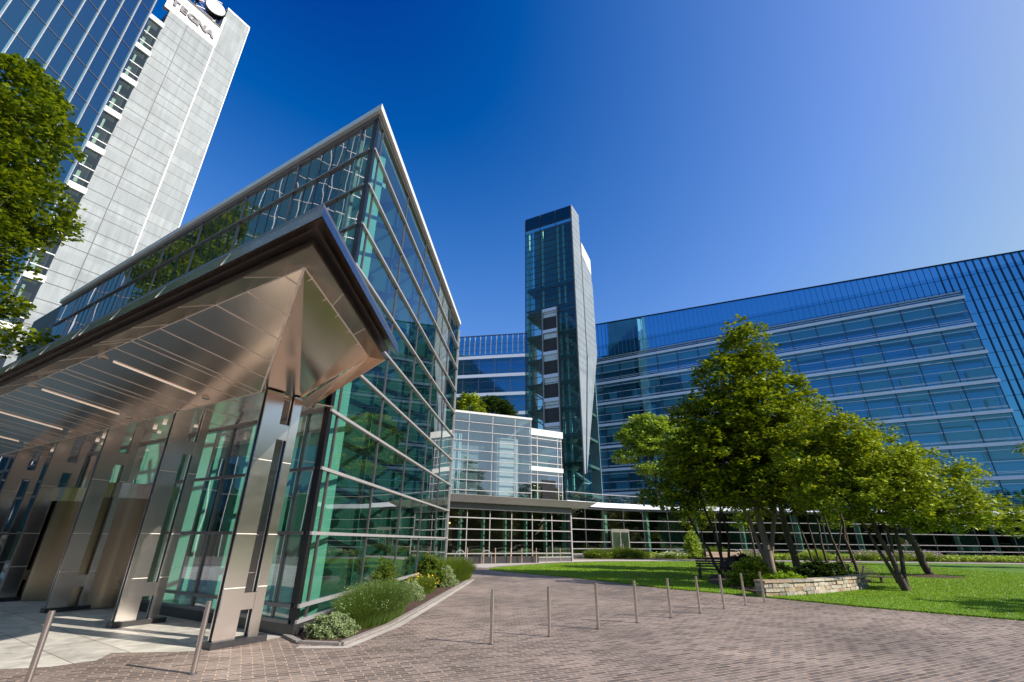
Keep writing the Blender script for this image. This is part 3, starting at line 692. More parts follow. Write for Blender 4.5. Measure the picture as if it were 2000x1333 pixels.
# ------------------------------------------------------------------ bollards
def bollard(loc, label):
    t = thing('bollard', (0, 0, 0), label, 'bollard', 'thin steel bollards around the plaza')
    b = MB(); b.cyl((0, 0, 0), (0, 0, .84), .034, n=20, cap=True); b.build('post', 'bollard', t, False)
    b = MB(); b.cyl((0, 0, .84), (0, 0, .846), .031, n=20); b.build('cap', 'grid', t)
    b = MB(); b.cyl((0, 0, 0), (0, 0, .012), .055, n=20); b.build('base_ring', 'alu_dark', t)
    t.location = loc
    return t
BL = [(-.301, 9.518), (.769, 10.285), (1.845, 11.188), (2.869, 12.042), (3.888, 12.871), (4.909, 13.725), (5.892, 14.587), (6.878, 15.443), (7.843, 16.266), (-5.38, 6.32), (-4.17, 7.40)]
blab = ['slim steel bollard closest to the shrubs, leftmost of the long row', 'slim steel bollard second from the left in the long row', 'slim steel bollard third from the left in the long row', 'slim steel bollard fourth from the left in the long row', 'slim steel bollard in the middle of the long row', 'slim steel bollard fourth from the stone wall end of the row', 'slim steel bollard third from the stone wall end of the row', 'slim steel bollard second from the stone wall end of the row', 'slim steel bollard beside the end of the rubble stone wall',
        'slim steel bollard in front of the slab terrace, at the bottom left corner', 'slim steel bollard standing before the front canopy column']
b0 = bollard((*BL[0], 0), blab[0])
for i in range(1, len(BL)):
    c = copy_tree(b0); c.location = (*BL[i], 0); c['label'] = blab[i]

# ------------------------------------------------------------------ hotel building on the right
AZH = 121.0
foot = P(31, 100)
fH = frame(foot, AZH, 1)   # outward toward camera: az 211
S0, S1, SBAY = -37.5, 58.0, 29.7
ZT = 51.15
def zt(s): return 49.1 - .052 * s
hot = thing('glass_hotel', (foot[0], foot[1], 0), 'long blue glass building with white floor bands and a finned curtain wall', 'building')
b = MB(); panes(b, fH, steps(S0, S1, 1.936), [0, 6.4, 11.2, 16, 20.9, 25.7, 30.5, 35.3, 40.0, 42.3, 44.7], .010)
for a, c in zip(steps(S0, S1, 1.936)[:-1], steps(S0, S1, 1.936)[1:]):
    t = prand.uniform(-.01, .01); b.quad(fH(a, -t, 44.7), fH(c, t, 44.7), fH(c, t, zt(c)), fH(a, -t, zt(a)))
b.build('curtain_wall', 'glass_curtain', hot)
b = MB(); b.fbox(fH, S0, S1, -14, -.6, 0, zt(S1) - .4); b.build('core', 'room_dark', hot)
b = MB(); b.hexa([fH(S0, -.5, zt(S0)), fH(S1, -.5, zt(S1)), fH(S1, .12, zt(S1)), fH(S0, .12, zt(S0)), fH(S0, -.5, zt(S0) + .22), fH(S1, -.5, zt(S1) + .22), fH(S1, .12, zt(S1) + .22), fH(S0, .12, zt(S0) + .22)]); b.build('parapet_cap', 'dark_metal', hot)
k = 0
s = S0
while s < S1:
    lo = 41.6 if s < SBAY + .6 else 0
    wf = .04 if s > SBAY - 2 else .02
    b = MB(); b.fbox(fH, s - wf, s + wf, 0, .32 if s > SBAY - 2 else .14, lo, zt(s)); b.build('fin', 'fin_navy' if s > 5 else 'fin_teal', hot); s += .968
b = MB()
z = 47.4
rows = [44.7, 42.3, 40.0, 37.6, 35.3, 32.9, 30.5, 28, 25.7, 23.3, 20.9, 18.5, 16, 13.6, 11.2, 8.8, 6.4]
for z in rows:
    b.fbox(fH, S0 if z > 41 else SBAY + .3, S1, 0, .03, z - .03, z + .03)
b.build('transom', 'fin_navy', hot)
# projecting bay with white bands
DB = 1.3
BANDS = [40.45, 35.4, 30.55, 25.7, 20.85, 16.0, 11.1, 6.2]
b = MB(); b.fbox(fH, S0, SBAY, .05, DB + .1, 41.3, 41.5); b.build('bay_roof', 'alu', hot)
for i, z in enumerate(BANDS):
    b = MB(); b.fbox(fH, S0, SBAY + .25, DB - .05, DB + .28, z - .42, z + .12); b.build('floor_band', 'band', hot)
    b = MB(); b.fbox(fH, S0, SBAY - .1, -.3, DB - .05, z - .35, z + .05); b.build('floor_slab', 'ceiling', hot)
b = MB(); panes(b, fH, [S0] + [SBAY - 4.3 * i for i in range(15, -1, -1)], sorted([0, 41.3] + [z + dz for z in BANDS for dz in (.55, -1.0, -2.65) if 0 < z + dz < 41.2]), .014, DB); b.quad(fH(SBAY, DB, 0), fH(SBAY, .02, 0), fH(SBAY, .02, 41.3), fH(SBAY, DB, 41.3)); b.build('bay_glazing', 'glass_blue', hot)
nb = int((SBAY - S0) / 4.3)
for i in range(nb + 1):
    s = SBAY - 4.3 * i
    b = MB(); b.fbox(fH, s - .05, s + .05, DB - .12, DB + .10, 0, 41.3); b.build('bay_mullion', 'joint', hot)
b = MB()
for z in BANDS:
    for dz in (.55, -1.0, -2.65, -4.15):
        if z + dz < 41.2: b.fbox(fH, S0, SBAY, DB, DB + .07, z + dz - .035, z + dz + .035)
b.build('bay_transom', 'band', hot)
rr = random.Random(3)
bl = MB()
for z in BANDS[:-1]:
    for i in range(nb + 1):
        s = SBAY - 4.3 * i
        h = rr.choice([.5, 1.2, 1.2, 2.6, 3.6])
        lo = rr.random()
        if z > 38: bl.fbox(fH, s - 4.2, s - .1, DB - .5, DB - .45, z - 2.7, z - .45)
        else:
            if lo < .75: bl.fbox(fH, s - 4.2 + rr.choice([0, 1.2, 2.2]), s - .1 - rr.choice([0, 0, 1.2]), DB - .55, DB - .5, z - 4.3, z - 2.5)
            bl.fbox(fH, s - 4.2, s - .1, DB - .5, DB - .45, z - .45 - h * .5, z - .42)
bl.build('blind', 'blind', hot)
b = MB()
for z in BANDS[:-1]:
    for i in range(nb + 1):
        if rr.random() < .35:
            s = SBAY - 4.3 * i
            for q in range(2): b.fbox(fH, s - 3.6 + q * 1.8, s - 2.6 + q * 1.8, .05, .25, z - .62, z - .58)
b.build('room_light', 'lamp', hot)

# left wing behind the tower
wg = thing('glass_wing', (*P(-3, 108), 0), 'far glass wing with silver fins and white floor bands left of the glass tower', 'building')
A_ = P(2.6, 108); fW = frame(A_, -80, -1)
LW = 25
ZW = 50.2
b = MB(); b.quad(fW(0, 0, 0), fW(LW, 0, 0), fW(LW, 0, ZW), fW(0, 0, ZW)); b.build('curtain_wall', 'glass_curtain', wg)
b = MB(); b.fbox(fW, 0, LW, -12, -.6, 0, ZW - .4); b.build('core', 'room_dark', wg)
b = MB(); b.fbox(fW, 0, LW, -.5, .1, ZW, ZW + .2); b.build('parapet_cap', 'joint', wg)
for i in range(18):
    b = MB(); b.fbox(fW, .5 + i * 1.4, .6 + i * 1.4, 0, .5, 45, ZW - .2); b.build('fin', 'alu', wg)
b = MB()
for z in (47.8, 46.2): b.fbox(fW, 0, LW, 0, .04, z, z + .06)
b.build('transom', 'joint', wg)
for z in (44.3, 39.4, 34.6, 29.8, 25, 20.1):
    b = MB(); b.fbox(fW, 0, LW, .6, 1.2, z - .8, z); b.build('floor_band', 'band', wg)
b = MB(); panes(b, fW, steps(0, LW, 4), steps(0, 44, 2.4), .012, 1); b.build('bay_glazing', 'glass_blue', wg)
b = MB()
for i in range(6): b.fbox(fW, 1 + i * 4, 1.1 + i * 4, 1, 1.12, 0, 44)
for z in (42.3, 40.2, 37.4, 35.4, 32.6, 30.6): b.fbox(fW, 0, LW, 1, 1.08, z, z + .07)
b.build('bay_mullion', 'alu_dark', wg)

# ------------------------------------------------------------------ glass stair tower
AT = P(8.7, 80)
tw = thing('glass_tower', (AT[0], AT[1], 0), 'slender glass stair tower with a pale metal flank standing before the blue building', 'tower')
fT = frame(AT, -61.5, -1); fS = frame(AT, 31, 1)
WT, ZTW = 10.75, 67.0
DT = 3.9
b = MB(); panes(b, fT, [0, WT / 3, WT * 2 / 3, WT], [0] + [ZTW - 1.6 - 1.42 * k for k in range(43, 0, -1)] + [ZTW], .012); b.build('glazing', 'glass_tower', tw)
cBL = fT(WT)[:2]; uS = dirv(31)
b = MB(); b.quad((*cBL, 0), (cBL[0] + uS[0] * DT, cBL[1] + uS[1] * DT, 0), (cBL[0] + uS[0] * DT, cBL[1] + uS[1] * DT, ZTW), (*cBL, ZTW))
b.quad(fS(.1, -.2, 0), fS(DT, -.2, 0), fS(DT, -.2, 40), fS(.1, -.2, 40)); b.build('glazing', 'glass_tower', tw)
b = MB()
for k in range(48):
    z = ZTW - 1.42 * (k + 1) - 1.6
    if z < 6: break
    b.fbox(fT, 0, WT, 0, .08, z - .05, z + .05)
b.build('transom', 'joint', tw)
b = MB()
for s in (0.06, WT / 3, WT * 2 / 3, WT - .06): b.fbox(fT, s - .06, s + .06, -.02, .12, 0, ZTW)
b.build('mullion', 'joint', tw)
b = MB(); b.fbox(fT, 0, WT, -.3, -.1, ZTW - 3.0, ZTW + .1); b.build('top_panel', 'dark_metal', tw)
# inner frame
b = MB()
for s in (WT * .22, WT * .34, WT * .67, WT * .97): b.fbox(fT, s, s + .35, -1.8, -1.4, 0, ZTW - 3)
b.build('inner_post', 'fin_bright', tw)
b = MB()
for z in [44, 49] + [43 - 4.9 * k for k in range(8)]:
    b.fbox(fT, .2, WT - .2, -9, -.4, z, z + .45)
b.build('floor_slab', 'fin', tw)
b = MB(); b.fbox(fT, .4, WT - .4, -10.5, -10.2, 0, 48); b.fbox(fT, .4, WT - .4, -3.8, -3.6, 44, ZTW - 1); b.build('rear_wall', 'tower_inner', tw)
b = MB()
for k in range(9):
    z = 45 - 4.9 * k
    b.bar(fT(.4, -2, z), fT(WT * .3, -4, z - 2.4), 1.2, .25); b.bar(fT(WT * .3, -2, z - 2.4), fT(.4, -4, z - 4.8), 1.2, .25)
    b.bar(fT(WT * .68, -2, z), fT(WT * .97, -2.5, z - 2.4), .3, .2); b.bar(fT(WT * .97, -2, z - 2.4), fT(WT * .68, -2.5, z - 4.8), .3, .2)
b.build('stair_flight', 'white_metal', tw)
# central lift strip with white bands
for k in range(9):
    z = 43.4 - 4.55 * k
    if z < 7: break
    b = MB(); b.fbox(fT, WT * .36, WT * .64, .1, .35, z - .32, z + .32); b.build('lift_band', 'band', tw)
b = MB(); b.fbox(fT, WT * .35, WT * .365, .1, .4, 8, 43.6); b.fbox(fT, WT * .635, WT * .65, .1, .4, 8, 43.6); b.build('lift_frame', 'alu', tw)
b = MB()
for k in range(8):
    z = 43.4 - 4.55 * k
    b.mat(0).fbox(fT, WT * .37, WT * .63, -.5, .05, z - 4.2, z - 1.5); b.mat(1).fbox(fT, WT * .37, WT * .63, -.4, .06, z - 1.5, z - .35)
b.build('lift_window', ['room_lift', 'blind'], tw)
# metal flank: two panels, the second tapering to a point
def flank(pts, d, mat, nm, lines, slope=0):
    b = MB(); off = Vector(fS(0, d, 0)) - Vector(fS(0, d - .12, 0))
    b.extr([Vector(fS(s, d - .12, z)) for s, z in pts], off)
    ob = b.build(nm, mat, tw)
flank([(0, 0), (3.7, 0), (3.7, 67.0), (0, 67.0)], .1, 'tower_metal', 'flank_panel', 0) if False else None
flank([(0, 12), (.5, 12), (3.9, 34), (3.9, 66.9), (0, 67.2)], .12, 'tower_metal', 'flank_panel', 0)
flank([(.9, 12), (9.6, 36.5), (9.6, 52.5), (9.2, 53), (9.2, 58.5), (4.3, 60.3), (4.3, 34)], .16, 'tower_metal', 'flank_panel', 0)
flank([(4.35, 57.2), (9.1, 54.5), (9.1, 58.4), (4.35, 60.2)], .20, 'white_metal', 'flank_top', 0)
b = MB()
for k in range(26):
    z = 66 - 1.42 * k
    b.bar(fS(.02, .135, z), fS(3.88, .135, z), .02, .05)
    if z < 57 and z > 37: b.bar(fS(4.32, .175, z), fS(9.55, .175, z), .02, .05)
b.bar(fS(4.1, .1, 67 * .5 + 1), fS(4.1, .1, 60), .2, .2)
b.build('flank_joint', 'joint', tw)

# ------------------------------------------------------------------ pale glass drum building and annex
S1_ = P(-8.6, 45.4)
fD = frame(S1_, 68, 1)
dr = thing('pale_glass_block', (S1_[0], S1_[1], 0), 'pale glass block with white horizontal rails above the low entrance eave', 'building')
LD = 9.55
b = MB(); panes(b, fD, [0, .3, 2.8, 5.3, 7.75, LD], [5.3] + [12.55 - .93 * k for k in range(7, -1, -1)] + [13.4], .007); b.quad(fD(LD, 0, 5.3), fD(LD, -5, 5.3), fD(LD, -5, 13.4), fD(LD, 0, 13.4)); b.build('glazing', 'glass_drum', dr)
b = MB(); b.fbox(fD, 0, LD + .12, -6, .1, 13.4, 13.62); b.build('roof', 'white_metal', dr)
b = MB(); b.fbox(fD, 0, LD - .2, -6, -2.6, 5.3, 13.3); b.build('inner_wall', 'drum_wall', dr)
for k in range(8):
    z = 12.55 - .93 * k
    b = MB(); b.fbox(fD, 0, LD + .05, -.02, .1, z - .035, z + .035); b.build('rail', 'alu', dr)
for s in (.3, 2.8, 5.3, 7.75, LD):
    b = MB(); b.fbox(fD, s - .03, s + .03, -.1, .04, 5.3, 13.4); b.build('mullion', 'alu', dr)
b = MB()
for k in range(12): b.fbox(fD, .4 + k * .17, .49 + k * .17, -.9, -.82, 5.4, 11.5)
b.build('curtain', 'blind', dr)
b = MB(); b.fbox(fD, 6.3, 8.6, -2.0, -1.2, 5.4, 11.5); b.build('inner_room', 'white_metal', dr)
aS = fD(LD, -.6); an = thing('glass_annex', (aS[0], aS[1], 0), 'small glass annex with white bands and doors between the pale block and the tower', 'building')
fN = frame(aS[:2], 60, 1); LN = 4.1
b = MB(); b.quad(fN(0, 0, 5.3), fN(LN, 0, 5.3), fN(LN, 0, 12), fN(0, 0, 12)); b.quad(fN(LN, 0, 5.3), fN(LN, -5, 5.3), fN(LN, -5, 12), fN(LN, 0, 12)); b.build('glazing', 'glass_drum', an)
b = MB(); b.fbox(fN, 0, LN + .25, -5, .15, 12.0, 12.7); b.build('roof', 'white_metal', an)
b = MB(); b.fbox(fN, 0, LN + .2, -5, .12, 8.35, 8.8); b.build('floor_band', 'white_metal', an)
b = MB()
for z in (11.7, 10.9, 10.0, 9.2, 8.0, 7.2, 6.4): b.fbox(fN, 0, LN + .12, 0, .1, z - .04, z + .04)
for s in (1, 3.6, LN): b.fbox(fN, s, s + .08, -.05, .06, 5.3, 12)
b.build('rail', 'alu', an)
b = MB(); b.fbox(fN, 0, LN, -5, -2.4, 5.3, 12); b.build('inner_wall', 'fin', an)
b = MB(); b.fbox(fN, 1.6, 3.3, -.3, .05, 5.3, 7.5); b.build('door', 'dark_metal', an)

# ------------------------------------------------------------------ low entrance building with the metal eave
E0 = P(-8.2, 41.0)
fE = frame(E0, 58.5, 1); LE = 13.6
en = thing('entrance_lobby', (E0[0], E0[1], 0), 'low dark glass lobby under a thick grey metal eave', 'building')
b = MB(); panes(b, fE, [0] + [.4 + i * 2.2 for i in range(7)], [.3, .68, 1.72, 2.55, 3.45, 4.4], .008); b.build('glazing', 'glass_dark', en)
b = MB(); b.extr([fE(0, 1.5, 5.15), fE(LE + 2.2, 1.5, 5.15), fE(LE + 1.3, .9, 4.62), fE(0, .9, 4.62)], (0, 0, .02)); b.fbox(fE, 0, LE + 1.2, -8, .9, 4.62, 5.12); b.build('eave', 'alu', en)
b = MB(); b.fbox(fE, 0, LE, -.1, .35, 4.1, 4.61); b.build('soffit_band', 'alu_dark', en)
b = MB(); b.fbox(fE, 0, LE, -8, -4.5, .1, 4.6); b.build('inner_wall', 'room_wood', en)
b = MB(); b.fbox(fE, 0, LE, -8, .05, .0, .28); b.build('base', 'alu_dark', en)
for z in (.36, .68, 1.72, 2.55, 3.45):
    b = MB(); b.fbox(fE, 0, LE, 0, .09, z - .04, z + .04); b.build('rail', 'alu', en)
for i in range(7):
    s = .4 + i * 2.2
    b = MB(); b.fbox(fE, s - .03, s + .03, -.05, .05, .3, 4.4); b.build('mullion', 'alu', en)
    b = MB(); b.fbox(fE, s - .35, s - .2, -.9, -.5, .3, 4.4); b.build('fin', 'fin_pale', en)
b = MB()
for x in range(11): b.fbox(fE, 1.6 + x * .14, 1.66 + x * .14, -3.9, -3.8, 1.2, 3.0)
b.mat(1)
for s, z in ((2.4, 3.0), (2.65, 3.05), (2.1, 2.1), (2.5, 1.75)): b.fbox(fE, s, s + .1, -3.7, -3.6, z, z + .12)
b.build('wood_screen', ['wood_pale', 'lamp_warm'], en)
# return wall linking lobby and podium
ER = fE(LE)[:2]
b = MB(); b.bar((*ER, 2.3), (6.6, 57.2, 2.3), .12, 4.6); b.build('return_wall', 'alu_dark', en)
b = MB(); b.fbox(fE, LE - .05, LE + .08, -.1, .14, 0, 4.6); b.build('end_post', 'alu', en)

# ------------------------------------------------------------------ curved glass podium
PL = [(6.2, 55.6), (11, 59.2), (16.4, 61.7), (23, 63.1), (32, 63.8), (40, 63.9), (48, 64.3), (58, 65.4), (70, 67.5), (86, 71)]
# resample
segs = []
for i in range(len(PL) - 1):
    p, q = PL[i], PL[i + 1]; L = math.dist(p, q); k = max(1, round(L / 3.3))
    for j in range(k): segs.append((p[0] + (q[0] - p[0]) * j / k, p[1] + (q[1] - p[1]) * j / k))
segs.append(PL[-1])
po = thing('curved_podium', (20, 62, 0), 'long low curved green glass podium with thin white rails behind the lawn', 'building')
def off(pts, d):
    out = []
    for i, p in enumerate(pts):
        a = pts[max(0, i - 1)]; c = pts[min(len(pts) - 1, i + 1)]
        tx, ty = c[0] - a[0], c[1] - a[1]; L = math.hypot(tx, ty); out.append((p[0] + ty / L * d, p[1] - tx / L * d))
    return out
def ribbon(mb, pts, d0, d1, z0, z1):
    a, c = off(pts, d0), off(pts, d1)
    for i in range(len(pts) - 1):
        mb.hexa([(*a[i], z0), (*a[i + 1], z0), (*c[i + 1], z0), (*c[i], z0), (*a[i], z1), (*a[i + 1], z1), (*c[i + 1], z1), (*c[i], z1)])
def wallribbon(mb, pts, d, z0, z1):
    a = off(pts, d)
    for i in range(len(pts) - 1): mb.quad((*a[i], z0), (*a[i + 1], z0), (*a[i + 1], z1), (*a[i], z1))
b = MB(); wallribbon(b, segs, 0, .3, 5.3); b.build('glazing', 'glass_dark', po)
for z, hh in ((.42, .05), (.95, .04), (1.67, .04), (2.96, .04), (4.11, .04)):
    b = MB(); ribbon(b, segs, 0, .1, z - hh, z + hh); b.build('rail', 'alu', po)
b = MB(); ribbon(b, segs, -.3, .35, 5.45, 5.98); b.build('fascia', 'band', po)
b = MB(); ribbon(b, segs, -.1, .1, 5.2, 5.45); b.build('head_band', 'alu_dark', po)
b = MB(); ribbon(b, segs, -.2, .08, 0, .36); b.build('base', 'alu_dark', po)
b = MB(); ribbon(b, segs, -16, -.3, 5.5, 5.7); b.build('roof', 'curb', po)
b = MB(); wallribbon(b, segs, .15, 5.98, 6.9); b.build('guard_glass', 'glass_rail', po)
b = MB(); ribbon(b, segs, .12, .2, 6.9, 6.97); b.build('guard_rail', 'alu', po)
for i, p in enumerate(segs):
    o1 = off(segs, .06)[i]; 
    b = MB(); b.cyl((*o1, .36), (*o1, 5.3), .06, n=6); b.build('mullion', 'alu_dark', po)
fi = off(segs, -.7)
for i in range(0, len(segs) - 1, 1):
    p, q = fi[i], fi[i + 1]
    if i % 2: continue
    b = MB(); b.bar((p[0] * .75 + q[0] * .25, p[1] * .75 + q[1] * .25, .3), (p[0] * .75 + q[0] * .25, p[1] * .75 + q[1] * .25, 5.2), .5, .5); b.build('inner_column', 'fin_pale', po)
b = MB(); wallribbon(b, segs, -5, 0, 5.4); b.build('inner_wall', 'room_dark', po)
b = MB()
aa = off(segs, -2.5)
for i in range(5, len(segs) - 1, 3):
    p, q = aa[i], aa[i + 1]; b.bar((*p, 2.6), (*q, 2.6), .1, 5.0)
b.build('inner_screen', 'fin', po)
# paired glass doors
fP = frame((11, 59.2), 64, 1)
b = MB(); b.fbox(fP, 1.0, 3.6, 0, .22, .02, 3.1); b.build('door_frame', 'grid', po)
for s in (1.15, 2.38):
    b = MB(); b.fbox(fP, s, s + 1.05, .22, .26, .15, 2.75); dr_ = b.build('door', 'glass_dark', po)
    b = MB(); hx = s + (.95 if s < 2 else .1); b.fbox(fP, hx - .02, hx + .02, .30, .33, .9, 1.5); b.build('door_handle', 'alu', dr_)

# planter wall in front of lobby, stakes, racks
pw = thing('planter_wall', (*fE(3, 1.6)[:2], 0), 'low dark stone planter wall in front of the lobby glass', 'wall')
b = MB(); b.fbox(fE, .2, 8.5, 1.5, 2.0, 0, .5); b.build('wall', 'granite_dark', pw)
b = MB(); b.fbox(fE, .2, 8.5, 1.52, 1.98, .5, .505); b.build('soil', 'mulch', pw)
stl = ['thin wooden stake by the lobby planter, leftmost', 'second thin wooden stake by the lobby planter', 'third thin wooden stake by the lobby planter', 'fourth thin wooden stake by the lobby planter', 'fifth thin wooden stake by the lobby planter', 'sixth thin wooden stake by the lobby planter', 'seventh thin wooden stake by the lobby planter', 'thin wooden stake by the lobby planter, rightmost of the row']
for i in range(8):
    p = fE(1.6 + i * 1.25 + (.2 if i % 2 else 0), 2.3)
    b = MB(); b.cyl((p[0], p[1], 0), (p[0], p[1], 1.15), .035, n=8); tag(b.build('garden_stake', 'wood_pale'), stl[i], 'stake', 'stakes in front of the lobby')
for s, lab in ((.9, 'grey hoop bicycle rack beside the pavilion end'), (3.2, 'round bicycle rack in front of the lobby planter')):
    b = MB(); r_ = .42; prev = None
    for i in range(17):
        t = math.pi * i / 16; p = fE(s + r_ * math.cos(t), 2.5, .55 + r_ * math.sin(t))
        if prev: b.cyl(prev, p, .025, n=6)
        prev = p
    b.cyl(fE(s - r_, 2.5, 0), fE(s - r_, 2.5, .55), .025, n=6); b.cyl(fE(s + r_, 2.5, 0), fE(s + r_, 2.5, .55), .025, n=6)
    tag(b.build('bike_rack', 'alu'), lab, 'bike rack', 'bicycle racks by the lobby')

# ------------------------------------------------------------------ office tower on the left with the sign
M1 = P(-50, 58.7)
fM = frame(M1, 31, 1); fG = frame(M1, 3.4, -1)  # metal end, outward to camera(121) ; glass face runs back toward camera
fGl = lambda s, d=0, z=0: (M1[0] - dirv(3.4)[0] * s + dirv(93.4)[0] * d, M1[1] - dirv(3.4)[1] * s + dirv(93.4)[1] * d, z)
te = thing('office_tower', (M1[0], M1[1], 0), 'tall office tower with a blue glass face and pale metal panelled end, sign on top', 'tower')
ZM = 64.0
b = MB(); b.fbox(fM, .9, 6.5, -12, 0, 0, ZM); b.build('metal_end', 'tegna_metal', te)
b = MB(); b.fbox(fM, 6.5, 9.7, -12, -.25, 0, 72.3); b.build('metal_end', 'tegna_metal', te)
b = MB(); b.fbox(fM, 6.45, 9.75, -12, -.2, 72.3, 72.7); b.fbox(fM, 9.65, 9.78, -.3, -.18, 0, 72.3); b.build('edge_trim', 'white_metal', te)
b = MB(); b.fbox(fM, 6.35, 6.62, -3, .05, 64, 70.2); b.fbox(fM, 6.44, 6.56, -.2, .03, 0, 64); b.build('edge_trim', 'white_metal', te)
b = MB()
k = 0; z = 63.0
while z > 4:
    hgt = (1.75, 1.3, 1.3)[k % 3]; b.fbox(fM, .9, 6.44, 0, .012, z - .035, z + .035); b.fbox(fM, 6.56, 9.65, -.25, -.24, z - .02 + 1, z + .02 + 1)
    z -= hgt; k += 1
b.fbox(fM, 3.02, 3.10, 0, .011, 0, ZM)
b.build('panel_joint', 'joint', te)
# window strip
for k in range(12):
    z = 55.4 - 5.25 * k + 5.25
    if z < 3: break
    b = MB(); b.fbox(fM, -.75, .95, .02, .42, z - .32, z + .38); b.build('spandrel', 'white_metal', te)
    b = MB(); b.quad(fM(-.75, .2, z - 4.9), fM(.85, .2, z - 4.9), fM(.85, .2, z - .3), fM(-.75, .2, z - .3)); b.build('strip_window', 'glass_dark', te)
    for zz in (z - 2.5, z - 4.05): b = MB(); b.fbox(fM, -.75, .85, .18, .26, zz - .05, zz + .05); b.build('window_bar', 'white_metal', te)
    b = MB(); b.fbox(fM, -.2, .0, -.5, -.3, z - 2.2, z - .8); b.fbox(fM, -.25, .05, -.5, -.3, z - 4.6, z - 2.9); b.build('inner_fitting', 'white_metal', te)
b = MB(); b.fbox(fM, -.9, .9, -3, -.9, 0, 62); b.build('strip_core', 'room_dark', te)
b = MB(); b.fbox(fM, -1.1, -.78, -.2, .35, 0, 66); b.build('strip_edge', 'glass_drum', te)
# glass face
b = MB(); panes(b, fGl, [.6] + [.9 + 1.46 * i for i in range(34)] + [58], [71.2 - 3.45 * i for i in range(20, -1, -1)] + [74], .006, .1); b.build('glass_face', 'glass_tegna', te)
b = MB(); b.fbox(lambda s, d, z: fGl(s, d, z), .8, 58, -14, -.5, 0, 73); b.build('core', 'room_dark', te)
for i in range(34):
    s = .9 + 1.46 * i
    b = MB(); b.fbox(lambda s, d, z: fGl(s, d, z), s - .03, s + .03, .1, .26, 0, 74); b.build('glass_mullion', 'mull_white', te)
b = MB(); z = 71.2
while z > 3:
    b.fbox(lambda s, d, z: fGl(s, d, z), .6, 58, .1, .15, z - .04, z + .04); z -= 3.45
b.build('glass_transom', 'alu_dark', te)
# sign
sg = thing('rooftop_sign', (*fM(3.3, -.3)[:2], ZM), 'white rooftop sign board with dark capital letters on the office tower', 'sign')
b = MB(); b.fbox(fM, .26, 6.34, -.5, .02, ZM + .02, 67.75); b.build('board', 'white_metal', sg)
b = MB(); b.fbox(fM, .2, 6.40, -.55, .1, 67.75, 67.95); b.build('board_cap', 'dark_metal', sg)
font_cache = {}
def letter(ch, s, z, h):
    cu = bpy.data.curves.new('letter', 'FONT'); cu.body = ch; cu.size = h * 1.40; cu.extrude = .06; cu.offset = .075; cu.align_x = 'CENTER'
    tmp = bpy.data.objects.new('tmp', cu); col.objects.link(tmp)
    dg = bpy.context.evaluated_depsgraph_get(); me = bpy.data.meshes.new_from_object(tmp.evaluated_get(dg))
    bpy.data.objects.remove(tmp)
    ux = dirv(31); nn = dirv(121)
    o_ = root_loc(sg)
    p = fM(s, .1, z - h / 2)
    for v in me.vertices:
        x, y, t = v.co; x *= 1.12
        v.co = (p[0] + ux[0] * x + nn[0] * t - o_[0], p[1] + ux[1] * x + nn[1] * t - o_[1], p[2] + y - o_[2])
    me.materials.clear(); me.materials.append(M['sign_ink'])
    ob = bpy.data.objects.new('letter', me); col.objects.link(ob); ob.parent = sg
for ch, s, z in (('T', 1.08, 65.72), ('E', 2.12, 65.68), ('G', 3.22, 65.64), ('N', 4.36, 65.62), ('A', 5.46, 65.6)):
    letter(ch, s, z, 1.0)
# dish antennas on lattice mast
def dish(s, d, z, r, lab, az):
    c = Vector(fM(s, d, z)); t = thing('dish_antenna', tuple(c), lab, 'antenna', 'dish antennas on the tower roof')
    v = Vector((*dirv(az), 0)); b = MB(); b.cyl(c - v * r * .38, c + v * r * .38, r * .93, r, n=32); b.mat(1).cyl(c + v * r * .38, c + v * r * .44, r * .99, r * .96, n=32)
    b.build('shroud', ['dark_metal', 'white_metal'], t)
    b = MB(); b.cyl(c - v * r * .9, c - v * r * .38, .08, .3, n=10); b.build('mount', 'white_metal', t)
dish(5.35, -1.2, 71.4, 1.25, 'large round dish antenna with white face on the tower roof', 135)
dish(2.9, -1.0, 70.8, .7, 'small round dish antenna at the top edge left of the large dish', 120)
la = thing('antenna_mast', (*fM(4.3, -1.8)[:2], 68), 'steel lattice mast frame behind the sign board', 'mast')
b = MB(); cs = [(3.3, -1.3), (5.9, -1.3), (5.9, -2.6), (3.3, -2.6)]
for s, d in cs: b.cyl(fM(s, d, 64), fM(s, d, 73.5), .07, n=6)
for k in range(5):
    z = 67 + k * 1.35
    for i in range(4):
        a, c = cs[i], cs[(i + 1) % 4]
        b.cyl(fM(*a, z), fM(*c, z), .045, n=5); b.cyl(fM(*a, z), fM(*c, z + 1.35), .04, n=5)
b.build('lattice', 'grid', la)

